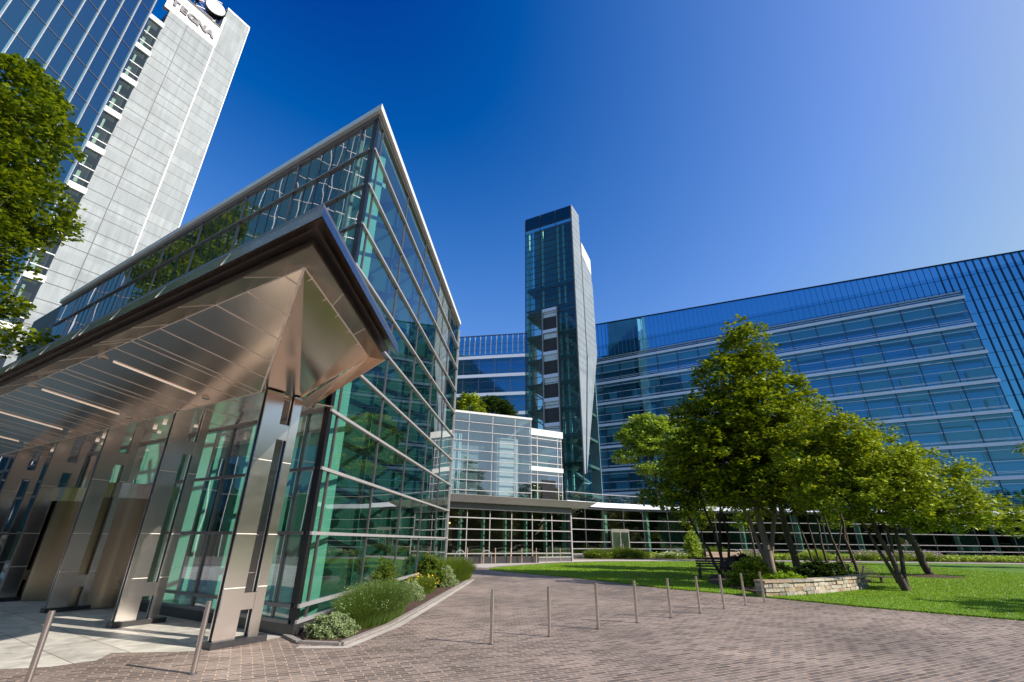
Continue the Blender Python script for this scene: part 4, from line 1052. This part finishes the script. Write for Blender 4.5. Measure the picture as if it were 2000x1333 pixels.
# ------------------------------------------------------------------ trees
def leaf_mesh(name, centers, radii, per, size, mat, parent, origin, flat=.35, drop=.0):
    """centers (n,3): twig centres, each twig gets `per` leaves spread within radii"""
    n = len(centers); N = n * per
    c = np.repeat(centers, per, 0)
    dv = rng.normal(0, 1, (N, 3)); dv /= np.linalg.norm(dv, axis=1)[:, None]
    dv *= (rng.uniform(0, 1, N) ** .45)[:, None]
    rr_ = np.repeat(radii, per)[:, None]
    p = c + dv * rr_ * np.array([1, 1, .55])
    nrm = rng.normal(0, 1, (N, 3)); nrm[:, 2] = np.abs(nrm[:, 2]) + 1.3
    nrm /= np.linalg.norm(nrm, axis=1)[:, None]
    t = np.cross(nrm, rng.normal(0, 1, (N, 3))); t /= np.linalg.norm(t, axis=1)[:, None] + 1e-9
    bt = np.cross(nrm, t)
    L = (size * rng.uniform(.6, 1.25, N))[:, None]; W = L * .42
    V = np.zeros((N, 4, 3))
    V[:, 0] = p - t * L * .5; V[:, 1] = p + bt * W - nrm * L * .08; V[:, 2] = p + t * L * .5 - nrm * L * .12; V[:, 3] = p - bt * W - nrm * L * .08
    V -= np.array(origin)
    return mesh_from_np(name, V.reshape(-1, 3), 4, mat, parent)
def crown_points(blobs, density, skin=.55, gap=.35, lump=1.1):
    out = []; rad = []
    for (x, y, z, rx, ry, rz) in blobs:
        vol = rx * ry * rz * 4.19; n = int(density * vol)
        d = rng.normal(0, 1, (n, 3)); d /= np.linalg.norm(d, axis=1)[:, None]
        r = 1 - (1 - skin) * rng.uniform(0, 1, n) ** 1.6
        q = d * r[:, None]
        # lumpy surface
        f = np.sin(d[:, 0] * 5.1 + x) * np.sin(d[:, 1] * 6.3 + y) * np.sin(d[:, 2] * 5.7 + z) + .5 * np.sin(d[:, 0] * 13 + z) * np.sin(d[:, 2] * 11 + x)
        q *= (1 + .16 * f)[:, None]
        pts = q * np.array([rx, ry, rz]) + np.array([x, y, z])
        g_ = np.sin(pts[:, 0] * 2.1 + 1) * np.sin(pts[:, 1] * 2.3 + 2) * np.sin(pts[:, 2] * 2.6)
        k_ = g_ > -gap
        out.append(pts[k_])
    return np.concatenate(out)
def limb(mb, p0, p1, r0, r1, n=6, wob=.15):
    p0 = Vector(p0); p1 = Vector(p1); L = (p1 - p0).length; prev = p0
    for i in range(1, n + 1):
        t = i / n; q = p0.lerp(p1, t) + Vector((random.uniform(-1, 1), random.uniform(-1, 1), random.uniform(-.3, .3))) * wob * L / n * (1 if i < n else 0)
        mb.cyl(prev, q, r0 + (r1 - r0) * (i - 1) / n, r0 + (r1 - r0) * t, n=8, cap=False); prev = q
def tree(name, loc, label, cat, blobs, stems, leaf, bark='bark', density=3.0, per=9, tw=.42, size=.2, group=None, gap=.35, skin=.5, limbs=22):
    x0, y0, z0 = loc
    t = thing(name, loc, label, cat, group)
    B = [(x0 + a, y0 + b_, z0 + c, d, e, f) for a, b_, c, d, e, f in blobs]
    mb = MB()
    tips = []
    for (sx, sy, ex, ey, ez, r0, r1) in stems:
        limb(mb, (x0 + sx, y0 + sy, z0 - .05), (x0 + ex, y0 + ey, z0 + ez), r0, r1, 7, .10); tips.append(((x0 + sx, y0 + sy, z0), (x0 + ex, y0 + ey, z0 + ez), r1))
    trk = mb.build('trunk', bark, t, True)
    mb = MB()
    for i in range(limbs):
        bb = random.choice(B); a, e, r = random.choice(tips)
        f = random.uniform(.45, 1.0); st = Vector(a).lerp(Vector(e), f)
        th = random.uniform(0, 6.28); q = Vector((bb[0] + math.cos(th) * bb[3] * .7, bb[1] + math.sin(th) * bb[4] * .7, bb[2] + random.uniform(-.4, .6) * bb[5]))
        if q.z < st.z - .4: q.z = st.z + .3
        limb(mb, st, q, max(.02, r * .55), .012, 5, .35)
    if limbs: mb.build('branches', bark, trk, True)
    pts = crown_points(B, density, skin, gap)
    leaf_mesh('crown', pts, np.full(len(pts), tw), per, size, leaf, t, (x0, y0, z0))
    return t

# main tree on the lawn
tree('shade_tree', (12.52, 24.7, .03), 'tallest broad green tree on the lawn, trunk rising behind the stone wall', 'tree',
     [(.9, .0, 12.2, 1.25, 1.2, 1.5), (1.5, .2, 10.8, 1.7, 1.5, 1.3), (-.3, 0, 10.0, 2.0, 1.8, 1.7), (1.9, 0, 8.6, 2.0, 1.9, 1.7), (-1.6, .2, 7.6, 2.3, 2.0, 1.7), (.8, -.5, 7.3, 2.6, 2.2, 2.0), (2.9, .4, 6.6, 2.1, 2.1, 1.9), (-2.2, 0, 5.9, 2.3, 2.1, 1.6), (.2, .3, 5.5, 2.7, 2.5, 1.8), (2.6, 0, 4.9, 2.2, 2.2, 1.5), (-2.6, .4, 4.5, 1.9, 1.9, 1.2), (-1.0, -.3, 4.1, 1.9, 1.9, 1.0), (-4.0, .3, 3.4, 1.0, 1.1, .6), (1.2, 0, 3.9, 2.2, 2.0, .9)],
     [(0, 0, -.1, .1, 9.5, .20, .06), (.0, 0, 1.6, .3, 7.5, .13, .05), (0, 0, -1.6, .2, 6.5, .12, .04)], 'leaf_main', 'bark_pale', density=5.5, per=34, tw=.50, size=.215, limbs=34, gap=.45)
# multi stemmed small trees beside it
tree('multi_stem_tree', (10.9, 27.0, .03), 'dark multi stemmed tree leaning left beside the tallest tree', 'tree',
     [(-.6, 0, 5.6, 1.7, 1.6, 1.6), (-2.0, .2, 4.6, 1.4, 1.4, .9), (-3.0, .3, 3.9, 1.2, 1.1, .5), (.8, 0, 6.8, 1.5, 1.4, 1.3)],
     [(.2, 0, -1.9, .3, 4.8, .09, .03), (.5, 0, -.6, .2, 5.6, .10, .03), (.1, .2, 1.3, .6, 6.2, .08, .03), (.8, .1, .6, .0, 6.6, .08, .03)], 'leaf_main', 'bark', density=4, per=28, tw=.45, size=.22, limbs=16)
tree('clump_tree', (15.9, 26.8, .03), 'slender clump of thin stemmed trees right of the tallest trunk', 'tree',
     [(.2, 0, 6.3, 2.0, 1.8, 1.6), (1.6, 0, 5.0, 2.0, 1.8, 1.3), (-1.2, 0, 4.8, 1.6, 1.5, 1.1)],
     [(0, 0, -.7, .1, 5.5, .06, .025), (.35, .1, -.1, .1, 5.8, .06, .025), (.7, 0, .6, .2, 6.0, .07, .025), (1.0, .1, 2.6, .4, 3.9, .05, .03)], 'leaf_main', 'bark', density=4, per=26, tw=.45, size=.22, limbs=14)
tree('dark_trunk_tree', (17.9, 32.1, .03), 'tree with a thick dark trunk standing behind the stone wall clump', 'tree',
     [(0, 0, 7.2, 2.8, 2.6, 2.3), (1.8, .4, 5.6, 2.4, 2.3, 1.6), (-1.6, .2, 5.6, 2.2, 2.1, 1.3)],
     [(0, 0, -.5, .1, 7.0, .24, .09)], 'leaf_dark', 'bark', density=5, per=12, tw=.45, size=.26, limbs=14)
# right-hand lawn tree
tree('spreading_tree', (15.25, 20.15, .03), 'wide spreading multi stemmed tree nearest the plaza edge on the right', 'tree',
     [(-2.0, 0, 6.5, 1.2, 1.2, 1.05), (-.6, .4, 5.9, 1.4, 1.3, 1.05), (-1.0, .2, 5.4, 1.8, 1.5, 1.1), (-2.3, .2, 4.8, 1.6, 1.5, 1.1), (-.2, 0, 4.5, 1.9, 1.7, 1.2), (1.2, .3, 4.5, 1.5, 1.5, .9), (2.4, .2, 3.7, 1.5, 1.4, .9), (-1.9, -.3, 3.6, 1.7, 1.5, 1.0), (.4, 0, 3.3, 2.0, 1.8, 1.0), (3.3, 0, 2.9, 1.3, 1.3, .65), (1.9, -.2, 2.7, 1.3, 1.2, .6)],
     [(0, 0, -.9, .2, 4.4, .12, .04), (-.05, 0, -1.2, .5, 4.0, .08, .03), (.1, .05, .6, .2, 4.6, .09, .03), (-.1, 0, .0, .2, 4.4, .07, .03)], 'leaf_right', 'bark', density=10, per=36, tw=.34, size=.145, limbs=30, gap=.5)
tree('mulched_tree', (23.9, 29.4, .03), 'sturdy single trunk tree in a ring of brown mulch on the right', 'tree',
     [(-1.2, 0, 6.6, 2.6, 2.4, 1.7), (1.8, 0, 5.5, 2.6, 2.4, 1.5), (-1.8, .3, 4.2, 2.0, 2.0, 1.0), (4.0, .2, 3.7, 2.2, 2.0, .95), (1.2, 0, 3.6, 2.0, 1.8, .8), (5.4, 0, 2.9, 1.5, 1.4, .6)],
     [(0, 0, -1.2, .2, 5.2, .21, .08)], 'leaf_right', 'bark', density=4.5, per=28, tw=.46, size=.2, limbs=24, gap=.4)
b = MB(); vs = []; nn_ = 28
b.add([(23.9, 29.4, .17)] + [(23.9 + 1.75 * math.cos(6.283 * i / nn_), 29.4 + 1.5 * math.sin(6.283 * i / nn_), .03) for i in range(nn_)], [(0, 1 + i, 1 + (i + 1) % nn_) for i in range(nn_)])
tag(b.build('mulch_ring', 'mulch'), 'round mound of brown bark mulch under the sturdy right tree', 'mulch')
# pair of multi stems left of the spreading tree
tree('twin_stem_tree', (15.9, 24.2, .03), 'small twin stemmed tree between the stone wall and the spreading tree', 'tree',
     [(-.6, 0, 4.5, 1.5, 1.4, 1.1), (.6, 0, 5.2, 1.4, 1.3, 1.0)], [(0, 0, -.9, .1, 4.4, .07, .03), (.4, 0, .1, .1, 4.6, .08, .03)], 'leaf_right', 'bark', density=14, per=12, tw=.3, size=.17, limbs=10)
# young trees near the path
for (x, y, h, lab, sz) in [(20.2, 52.8, 6.5, 'young thin trunk tree by the path, left of the timber bench', 1), (32.9, 49.4, 6.8, 'young thin trunk tree by the path behind the slatted lounger', 1), (24.3, 50.5, 7.0, 'young tree by the path right behind the timber bench', 1)]:
    tree('young_tree', (x, y, .02), lab, 'tree', [(0, 0, h * .72, 1.9, 1.8, 1.5), (-.9, 0, h * .55, 1.3, 1.3, .8), (.8, .2, h * .9, 1.3, 1.3, 1.0)],
         [(0, 0, random.uniform(-.3, .3), .1, h * .8, .12, .04)], 'leaf_main', 'bark', density=6, per=11, tw=.4, size=.27, group='young trees beside the garden path', limbs=10)
# terrace trees
for (az_, r_, z_, blobs, leaf, lab) in [
    (16.6, 68, 5.7, [(0, 0, 11.2, 3.3, 2.6, 1.5), (-2.3, 0, 9.6, 2.6, 2.2, 1.2), (2.8, 0, 9.4, 2.6, 2.2, 1.6), (-.5, 0, 8.3, 3.0, 2.4, 1.4), (-3.5, 0, 6.8, 1.9, 1.8, 1.0), (3.2, 0, 6.2, 2.2, 2.0, 1.1), (0, 0, 5.2, 2.6, 2.0, .9)], 'leaf_pale', 'pale layered terrace tree left of the tallest tree'),
    (-5.6, 62, 5.7, [(0, 0, 12.2, 2.5, 2.2, 2.2), (1.5, 0, 9.8, 2.2, 2, 1.8), (-1, 0, 8.5, 2.6, 2, 2)], 'leaf_right', 'light green tree rising behind the pale glass block, left'),
    (-2.0, 68, 5.7, [(0, 0, 14.2, 2.6, 2.4, 1.7), (1.8, 0, 12.4, 2.4, 2.2, 1.4), (-1.2, 0, 10.5, 2.6, 2.2, 1.8), (2.0, 0, 9.2, 2.5, 2.2, 1.5)], 'leaf_dark', 'dark layered tree between the pale glass block and the tower')]:
    x, y = P(az_, r_)
    tree('terrace_tree', (x, y, z_), lab, 'tree', blobs, [(0, 0, .3, 0, 9, .22, .08), (0, 0, -2, 0, 7, .12, .05), (0, 0, 2.2, 0, 7.5, .12, .05)], leaf, 'bark', density=5, per=18, tw=.6, size=.36, group='trees on the raised terrace', limbs=18)
x, y = P(48.6, 62)
tree('edge_tree', (x, y, 0), 'dark green tree cut off by the right edge beside the podium', 'tree', [(0, 0, 9.2, 1.4, 1.4, 1.6), (.3, 0, 7.2, 2.0, 2.0, 1.3), (-.8, 0, 5.2, 2.6, 2.2, 1.3), (.8, 0, 3.6, 2.5, 2.2, 1.1)], [(0, 0, .2, 0, 8.5, .2, .05)], 'leaf_main', 'bark', density=4, per=12, tw=.5, size=.32, gap=.2, limbs=16)
# left tree in front of the office tower
x, y = P(-55.6, 30.5)
tree('maple_tree', (x, y, 0), 'leafy maple at the left edge in front of the office tower', 'tree',
     [(-1.0, .3, 23.0, 2.0, 2.2, 1.6), (.3, .2, 20.6, 2.4, 2.4, 1.5), (-.6, 0, 18.4, 2.6, 2.6, 1.6), (1.6, 1.2, 16.3, 1.7, 2.0, 1.3), (-.2, 0, 16.2, 2.4, 2.4, 1.5), (.7, .6, 14.0, 2.2, 2.4, 1.3), (-.6, 0, 12.2, 2.4, 2.2, 1.3), (1.0, 1.2, 11.4, 1.7, 1.8, 1.0), (-1.0, 0, 10.0, 2.4, 2.2, 1.1), (1.6, 1.6, 9.6, 1.3, 1.4, .7), (3.6, 1.9, 9.7, 1.1, 1.1, .45)],
     [(0, 0, .1, .2, 20, .32, .08), (0, 0, 1.6, 1, 14, .14, .05)], 'leaf_left', 'bark', density=4.5, per=30, tw=.62, size=.26, gap=.35, limbs=26)
# trees behind the viewpoint: they shade the right lawn and show up in the glass
for (x, y, h, lab) in [(*P(-84, 17), 7.5, 'tall tree left of the entrance, nearest the terrace'), (*P(-103, 16), 8.5, 'tall tree left of the viewpoint beside the terrace'), (27.5, 10.5, 9, 'large tree beyond the right end of the lawn'), (26, -10, 11, 'large tree behind the viewpoint on the right'), (9, -26, 12, 'large tree behind the viewpoint'), (-12, -24, 12, 'large tree behind the viewpoint on the left'), (-30, -8, 12, 'large tree left of the entrance terrace')]:
    tree('park_tree', (x, y, 0), lab, 'tree', [(0, 0, h * .75, 3.2, 3.2, 2.8), (1.5, .5, h * .55, 2.6, 2.6, 1.8), (-1.6, -.5, h * .55, 2.6, 2.6, 1.8)], [(0, 0, 0, .1, h * .7, .25, .1)], 'leaf_main', 'bark', density=2.0, per=12, tw=.7, size=.45, group='park trees around the plaza', limbs=8)

# ------------------------------------------------------------------ shrubs by the pavilion
def mound(name, x, y, rx, ry, h, leaf, label, cat='shrub', n=900, per=8, size=.05, tw=.07, z0=.03, extra=None):
    t = thing(name, (x, y, z0), label, cat)
    d = rng.normal(0, 1, (n, 3)); d[:, 2] = np.abs(d[:, 2]); d /= np.linalg.norm(d, axis=1)[:, None]
    r = 1 - .35 * rng.uniform(0, 1, n) ** 2
    f = 1 + .22 * np.sin(d[:, 0] * 6 + x * 3) * np.sin(d[:, 1] * 7 + y) * np.sin(d[:, 2] * 6 + x) + .16 * np.sin(d[:, 0] * 13 + y) * np.sin(d[:, 2] * 11) + rng.normal(0, .06, n)
    pts = d * (r * f)[:, None] * np.array([rx, ry, h]) + np.array([x, y, z0])
    leaf_mesh('foliage', pts, np.full(n, tw), per, size, leaf, t, (x, y, z0))
    mb = MB()
    for i in range(14):
        a = random.uniform(0, 6.28); mb.cyl((x, y, z0), (x + rx * .6 * math.cos(a), y + ry * .6 * math.sin(a), z0 + h * .7), .012, .004, n=5)
    mb.build('stems', 'bark', t)
    if extra:
        k = extra[1]; dd_ = rng.normal(0, 1, (k, 3)); dd_[:, 2] = np.abs(dd_[:, 2]) + .2; dd_ /= np.linalg.norm(dd_, axis=1)[:, None]
        p2 = dd_ * np.array([rx, ry, h]) * 1.05 + np.array([x, y, z0])
        leaf_mesh('flowers', p2, np.full(k, .02), 5, extra[2], extra[0], t, (x, y, z0))
    return t
def tuft(name, x, y, rx, ry, h, leaf, label, n=5000, cat='ornamental grass', lean=.9, wd=.005, heads=None, z0=.03):
    t = thing(name, (x, y, z0), label, cat)
    a = rng.uniform(0, 2 * np.pi, n); r = np.sqrt(rng.uniform(0, 1, n))
    X = x + rx * r * np.cos(a); Y = y + ry * r * np.sin(a)
    hh = h * (1 - .45 * r ** 2) * rng.uniform(.55, 1.1, n)
    la = a + rng.normal(0, .6, n); le = lean * (.15 + r) * hh * .55
    Z = np.full(n, z0); wa = rng.uniform(0, 2 * np.pi, n)
    V = np.zeros((n, 2, 3, 3))
    m_ = np.c_[X + le * .35 * np.cos(la), Y + le * .35 * np.sin(la), Z + hh * .62]; e_ = np.c_[X + le * np.cos(la), Y + le * np.sin(la), Z + hh]
    wv_ = np.c_[np.cos(wa), np.sin(wa), np.zeros(n)] * wd; b_ = np.c_[X, Y, Z]
    V[:, 0, 0] = b_ - wv_; V[:, 0, 1] = b_ + wv_; V[:, 0, 2] = m_ + wv_ * .8
    V[:, 1, 0] = m_ - wv_ * .8; V[:, 1, 1] = m_ + wv_ * .8; V[:, 1, 2] = e_
    V -= np.array([x, y, z0])
    mesh_from_np('blades', V.reshape(-1, 3), 3, leaf, t)
    if heads:
        k = heads[1]; idx = rng.choice(n, k, replace=False)
        tag(leaf_mesh('flower_heads', e_[idx], np.full(k, heads[3]), heads[2], heads[4], heads[0], t, (x, y, z0)), kind='stuff')
    return t
mound('silver_shrub', -3.28, 10.1, .40, .45, .30, 'leaf_silver', 'low silvery shrub mound at the tip of the bed by the pavilion corner', n=2600, per=9, size=.035, tw=.05)
tuft('lavender_clump', -3.05, 12.3, .52, 1.8, .76, 'leaf_feather', 'large feathery green clump beside the pavilion glass', n=22000, cat='shrub', lean=1.3, wd=.0035, heads=('leaf_silver', 500, 4, .04, .025))
mound('green_shrub', -3.35, 13.9, .38, .5, .95, 'leaf_grass', 'taller bushy green shrub rising behind the feathery clump', n=1800, per=9, size=.05, tw=.08)
mound('silver_shrub', -2.92, 15.8, .34, .55, .42, 'leaf_silver', 'silvery round shrub between the feathery clump and the yellow flowers', n=1800, per=9, size=.04, tw=.06)
tuft('yellow_flower_clump', -3.0, 17.9, .42, .85, .55, 'leaf_grass', 'low green clump dotted with yellow flowers', n=5000, cat='flowers', wd=.006, heads=('flower_yellow', 70, 4, .02, .06))
mound('green_shrub', -3.1, 20.3, .60, .95, .95, 'leaf_grass', 'round leafy green shrub near the far end of the pavilion bed', n=3200, per=9, size=.07, tw=.11)
mound('silver_shrub', -2.55, 20.5, .40, .7, .62, 'leaf_silver', 'pale silver shrub in front of the round leafy shrub', n=2200, per=9, size=.05, tw=.07)
tuft('dark_grass_clump', -2.55, 23.9, .75, 1.3, 1.0, 'leaf_grass', 'spiky dark grass clump at the far end of the pavilion bed', n=8000, lean=1.1, wd=.007)

# ------------------------------------------------------------------ stone wall, benches, bed on the lawn
sw = thing('stone_wall', (9.6, 18.5, 0), 'low curved rubble stone wall with flat cap stones at the lawn edge', 'wall')
wl = [(8.62, 17.72), (9.5, 18.0), (10.6, 18.55), (11.8, 19.25), (13.0, 20.05), (14.1, 20.9), (14.9, 21.7)]
def wpt(t):
    f = t * (len(wl) - 1); i = min(int(f), len(wl) - 2); f -= i
    return Vector((wl[i][0] + (wl[i + 1][0] - wl[i][0]) * f, wl[i][1] + (wl[i + 1][1] - wl[i][1]) * f, 0))
b = MB(); rs = random.Random(5)
Lw = sum(math.dist(wl[i], wl[i + 1]) for i in range(len(wl) - 1)); HW = .50
z = 0.0
rowsw = [(0, .15), (.15, .28), (.28, .42)]
for z0, z1 in rowsw:
    t = 0
    while t < 1:
        L = rs.uniform(.18, .46) / Lw; t1 = min(1, t + L); p = wpt(t); q = wpt(t1)
        d = (q - p).normalized() if (q - p).length > 1e-5 else Vector((1, 0, 0)); nrm = Vector((d.y, -d.x, 0)); g_ = .008
        for sgn in (1,):
            j = lambda: rs.uniform(-.018, .018)
            a0 = p + d * g_; a1 = q - d * g_; o1 = nrm * (.0 + rs.uniform(-.02, .03)); 
            b.hexa([(a0 + o1) + Vector((0, 0, z0 + .006 + j() * .5)), (a1 + o1) + Vector((0, 0, z0 + .006 + j() * .5)), (a1 - nrm * .42) + Vector((0, 0, z0 + .006)), (a0 - nrm * .42) + Vector((0, 0, z0 + .006)),
                    (a0 + o1 * .6) + Vector((j(), j(), z1 - .006 + j())), (a1 + o1 * .6) + Vector((j(), j(), z1 - .006 + j())), (a1 - nrm * .42) + Vector((0, 0, z1 - .006)), (a0 - nrm * .42) + Vector((0, 0, z1 - .006))])
        t = t1
b.build('stonework', 'stone', sw)
b = MB(); t = 0
while t < 1:
    L = rs.uniform(.5, .9) / Lw; t1 = min(1, t + L); p = wpt(t); q = wpt(t1)
    if (q - p).length > .02:
        d = (q - p).normalized(); nrm = Vector((d.y, -d.x, 0)); a0 = p + d * .006; a1 = q - d * .006
        b.hexa([a0 + nrm * .05 + Vector((0, 0, .43)), a1 + nrm * .05 + Vector((0, 0, .43)), a1 - nrm * .46 + Vector((0, 0, .43)), a0 - nrm * .46 + Vector((0, 0, .43)), a0 + nrm * .045 + Vector((0, 0, .5)), a1 + nrm * .045 + Vector((0, 0, .5)), a1 - nrm * .46 + Vector((0, 0, .5)), a0 - nrm * .46 + Vector((0, 0, .5))])
    t = t1
b.build('cap_stones', 'stone', sw)
tag(sheet('wall_mortar_bed', [(8.7, 17.85), (15, 21.8), (14.6, 22.1), (8.5, 18.15)], .04, 'mulch'), kind='structure')
gb = MB(); gb.prism([(8.75, 18.3), (11, 19.3), (14.4, 21.8), (17.8, 25.5), (17.5, 28), (14, 28.5), (10.6, 27.5), (8.8, 23)], .03, .10); tag(gb.build('tree_bed', 'mulch'), kind='structure')
mound('ground_cover', 10.2, 19.3, .9, .55, .62, 'leaf_lawn', 'bright green low planting on top of the left end of the stone wall', cat='plants', n=1600, per=8, size=.06, tw=.09)
mound('lime_shrub', 9.9, 21.2, .9, .8, .95, 'leaf_right', 'yellow green shrub behind the stone wall beside the trunk', n=1600, per=9, size=.09, tw=.14)
mound('purple_shrub', 12.9, 28.6, .95, .7, .95, 'leaf_purple', 'dark purple leaved shrub beside the dark bench', n=1500, per=9, size=.12, tw=.18)
mound('dark_shrub', 13.6, 27.2, 1.3, .8, .75, 'leaf_dark', 'dark low shrub behind the tallest trunk', n=1500, per=9, size=.12, tw=.18)
mound('dark_shrub', 14.9, 24.6, 1.4, .8, .8, 'leaf_dark', 'dark low shrub right of the tallest trunk above the stone wall', n=1400, per=9, size=.12, tw=.16)
def bench(name, x, y, az_, label, mat, L=1.7, frm='wood_dark', tilt=.25):
    t = thing(name, (x, y, .03), label, 'bench')
    f = frame((x, y), az_, 1)
    b = MB()
    for i in range(4): b.fbox(f, -L / 2, L / 2, .02 + i * .12, .12 + i * .12, .44, .475)
    b.build('seat', mat, t)
    b = MB()
    for i in range(4):
        z = .55 + i * .11; b.hexa([f(-L / 2, -.02 - i * .03, z), f(L / 2, -.02 - i * .03, z), f(L / 2, .01 - i * .03, z), f(-L / 2, .01 - i * .03, z), f(-L / 2, -.05 - i * .03, z + .085), f(L / 2, -.05 - i * .03, z + .085), f(L / 2, -.02 - i * .03, z + .085), f(-L / 2, -.02 - i * .03, z + .085)])
    b.build('backrest', mat, t)
    for s in (-L / 2 + .08, L / 2 - .08):
        for d in (.04, .46):
            b = MB(); b.fbox(f, s - .03, s + .03, d - .03, d + .03, .03, .44 if d < .3 else .66); b.build('leg', frm, t)
        b = MB(); b.fbox(f, s - .035, s + .035, -.06, .52, .66, .70); b.build('armrest', frm, t)
    return t
bench('park_bench', 10.4, 26.0, 100, 'dark park bench in the shade, its back to the plaza', 'wood_dark', 1.9)
bench('timber_bench', 18.6, 44.5, 92, 'pale timber bench on the lawn near the path', 'wood_pale', 2.9, 'wood_pale')
lg = thing('slatted_lounger', (17.3, 25.0, .03), 'dark slatted wooden lounger with a raised sloping back on the lawn', 'lounger')
f = frame((17.3, 25.0), 75, 1); b = MB()
for i in range(9): t = i / 9; b.bar(f(-.55 + .0, -.9 + t * 1.2, 1.0 - t * .75), f(.45, -.9 + t * 1.2, 1.0 - t * .75), .11, .03)
b.build('backrest', 'wood_dark', lg)
b = MB()
for i in range(6): b.fbox(f, -.55, .45, .32 + i * .13, .43 + i * .13, .26, .29)
b.build('seat', 'wood_dark', lg)
for s in (-.5, .4):
    b = MB(); b.bar(f(s, -.8, .03), f(s, -.5, .7), .05, .05); b.build('leg', 'wood_dark', lg)
    b = MB(); b.fbox(f, s - .03, s + .03, .95, 1.03, .03, .27); b.build('leg', 'wood_dark', lg)

# ------------------------------------------------------------------ border planting in front of the podium
bp_near = [(8.6, 54.4), (15, 57.0), (25.6, 57.6), (41, 57.4), (50, 57.0), (58, 56.6)]
b = MB()
def along(pts, t):
    f = t * (len(pts) - 1); i = min(int(f), len(pts) - 2); f -= i; return (pts[i][0] * (1 - f) + pts[i + 1][0] * f, pts[i][1] * (1 - f) + pts[i + 1][1] * f)
bed2 = bp_near + [(64, 63.5), (48, 62.5), (32, 62.5), (20, 61.2), (13, 58.8), (9.4, 56.6)]
b.prism(bed2, -.02, .03); tag(b.build('border_bed', 'mulch'), kind='structure')
n = 5200; xs = rng.uniform(9, 62, n); ys = rng.uniform(54, 62, n); k = inpoly(xs, ys, bed2); xs, ys = xs[k], ys[k]
pts = np.c_[xs, ys, rng.uniform(.1, .55, len(xs))]
tag(leaf_mesh('border_ground_cover', pts, np.full(len(pts), .3), 8, .2, 'leaf_pale', None, (0, 0, 0)), 'low mixed leafy ground cover along the foot of the podium', 'ground cover', kind='stuff')
bl2 = [(.03, 'leaf_grass', 1.1, 'grass clump left of the podium doors', None), (.12, 'leaf_grass', 1.3, 'wide grass clump right of the podium doors', None), (.17, 'leaf_grass', 1.1, 'grass clump before the podium, second right of the doors', None), (.27, 'leaf_pale', .8, 'plants with white flower spikes in the border', 'flower_white'), (.36, 'leaf_grass', 1.4, 'tall pale grass clump behind the timber bench', None), (.42, 'leaf_pale', 1.0, 'pale pink flowering clump right of the timber bench', 'flower_mauve'), (.52, 'leaf_pale', 1.2, 'upright pale green clump in the border behind the dark trunk', None), (.6, 'leaf_pale', 1.1, 'mauve flowering clump in the border, left of three', 'flower_mauve'), (.67, 'leaf_pale', 1.1, 'mauve flowering clump in the border, middle of three', 'flower_mauve'), (.74, 'leaf_pale', 1.1, 'mauve flowering clump in the border, right of three', 'flower_mauve')]
for t_, lf, h, lab, fl in bl2:
    x, y = along(bp_near, t_); tuft('border_clump', x, y + .9, 1.5, .9, h, lf, lab, n=1500, cat='plants', wd=.03, heads=(fl, 260, 3, .12, .12) if fl else None)
mound('young_shrub', 21.0, 58.5, 1.0, .8, 2.7, 'leaf_pale', 'tall loose pale shrub in the border left of the timber bench', n=700, per=8, size=.16, tw=.25)

# woods added out of frame to darken the low reflections in the glass
n = 11000; a = rng.uniform(R(63), R(292), n); r_ = rng.uniform(64, 90, n); hz = (13 + 4 * np.sin(a * 9) + 2 * np.sin(a * 23)) * rng.uniform(.02, 1, n) ** .8
tag(leaf_mesh('added_woods', np.c_[np.sin(a) * r_, np.cos(a) * r_, hz], np.full(n, 1.8), 10, 1.5, 'leaf_main', None, (0, 0, 0)), 'unseen belt of trees added round the plaza to darken reflections in the glass', 'woods', kind='stuff')

n = 6000; xs = rng.uniform(118, 175, n); ys = rng.uniform(-75, 62, n)  # second belt, added to cover the bright horizon mirrored in the podium
tag(leaf_mesh('added_woods', np.c_[xs, ys, (14 + 3 * np.sin(ys * .2)) * rng.uniform(.02, 1, n) ** .8], np.full(n, 2.2), 9, 1.9, 'leaf_main', None, (0, 0, 0)), 'unseen belt of trees added beyond the lawn to darken reflections in the podium', 'woods', kind='stuff')

# sister tower out of frame on the left, seen in the pavilion glass
st = thing('sister_tower', (-72, 8, 0), 'pale twin office tower out of frame on the left, mirrored in the pavilion glass', 'tower')
b = MB(); b.box(-92, -72, -22, 26, 0, 62); b.build('wall', 'twin_metal', st)
b = MB()
for k in range(12): b.box(-71.97, -71.9, -20, 24, 4 + k * 5, 6.8 + k * 5)
b.build('window_band', 'glass_tegna', st)
b = MB()
for k in range(16): b.box(-71.96, -71.7, -21 + k * 2.95, -20.8 + k * 2.95, 0, 62)
b.build('mullion', 'mull_white', st)

# litter of fallen leaves over the paving and the lawn edge
n = 900; xs = rng.uniform(-4, 16, n); ys = rng.uniform(7, 30, n)
k = rng.uniform(0, 1, n) < np.clip((xs + ys - 8) / 30, .05, 1); xs, ys = xs[k], ys[k]
V = np.zeros((len(xs), 4, 3)); a = rng.uniform(0, 6.28, len(xs)); L = rng.uniform(.02, .045, len(xs))
zz = np.where(inpoly(xs, ys, lawn_poly), .07, .006)
for q, (m1, m2) in enumerate(((1, 0), (0, .55), (-1, 0), (0, -.55))):
    V[:, q, 0] = xs + L * (m1 * np.cos(a) - m2 * np.sin(a)); V[:, q, 1] = ys + L * (m1 * np.sin(a) + m2 * np.cos(a)); V[:, q, 2] = zz + (.008 if q % 2 else 0)
tag(mesh_from_np('fallen_leaves', V.reshape(-1, 3), 4, 'leaf_fallen'), 'small dry fallen leaves scattered over the plaza and lawn', 'leaves', kind='stuff')
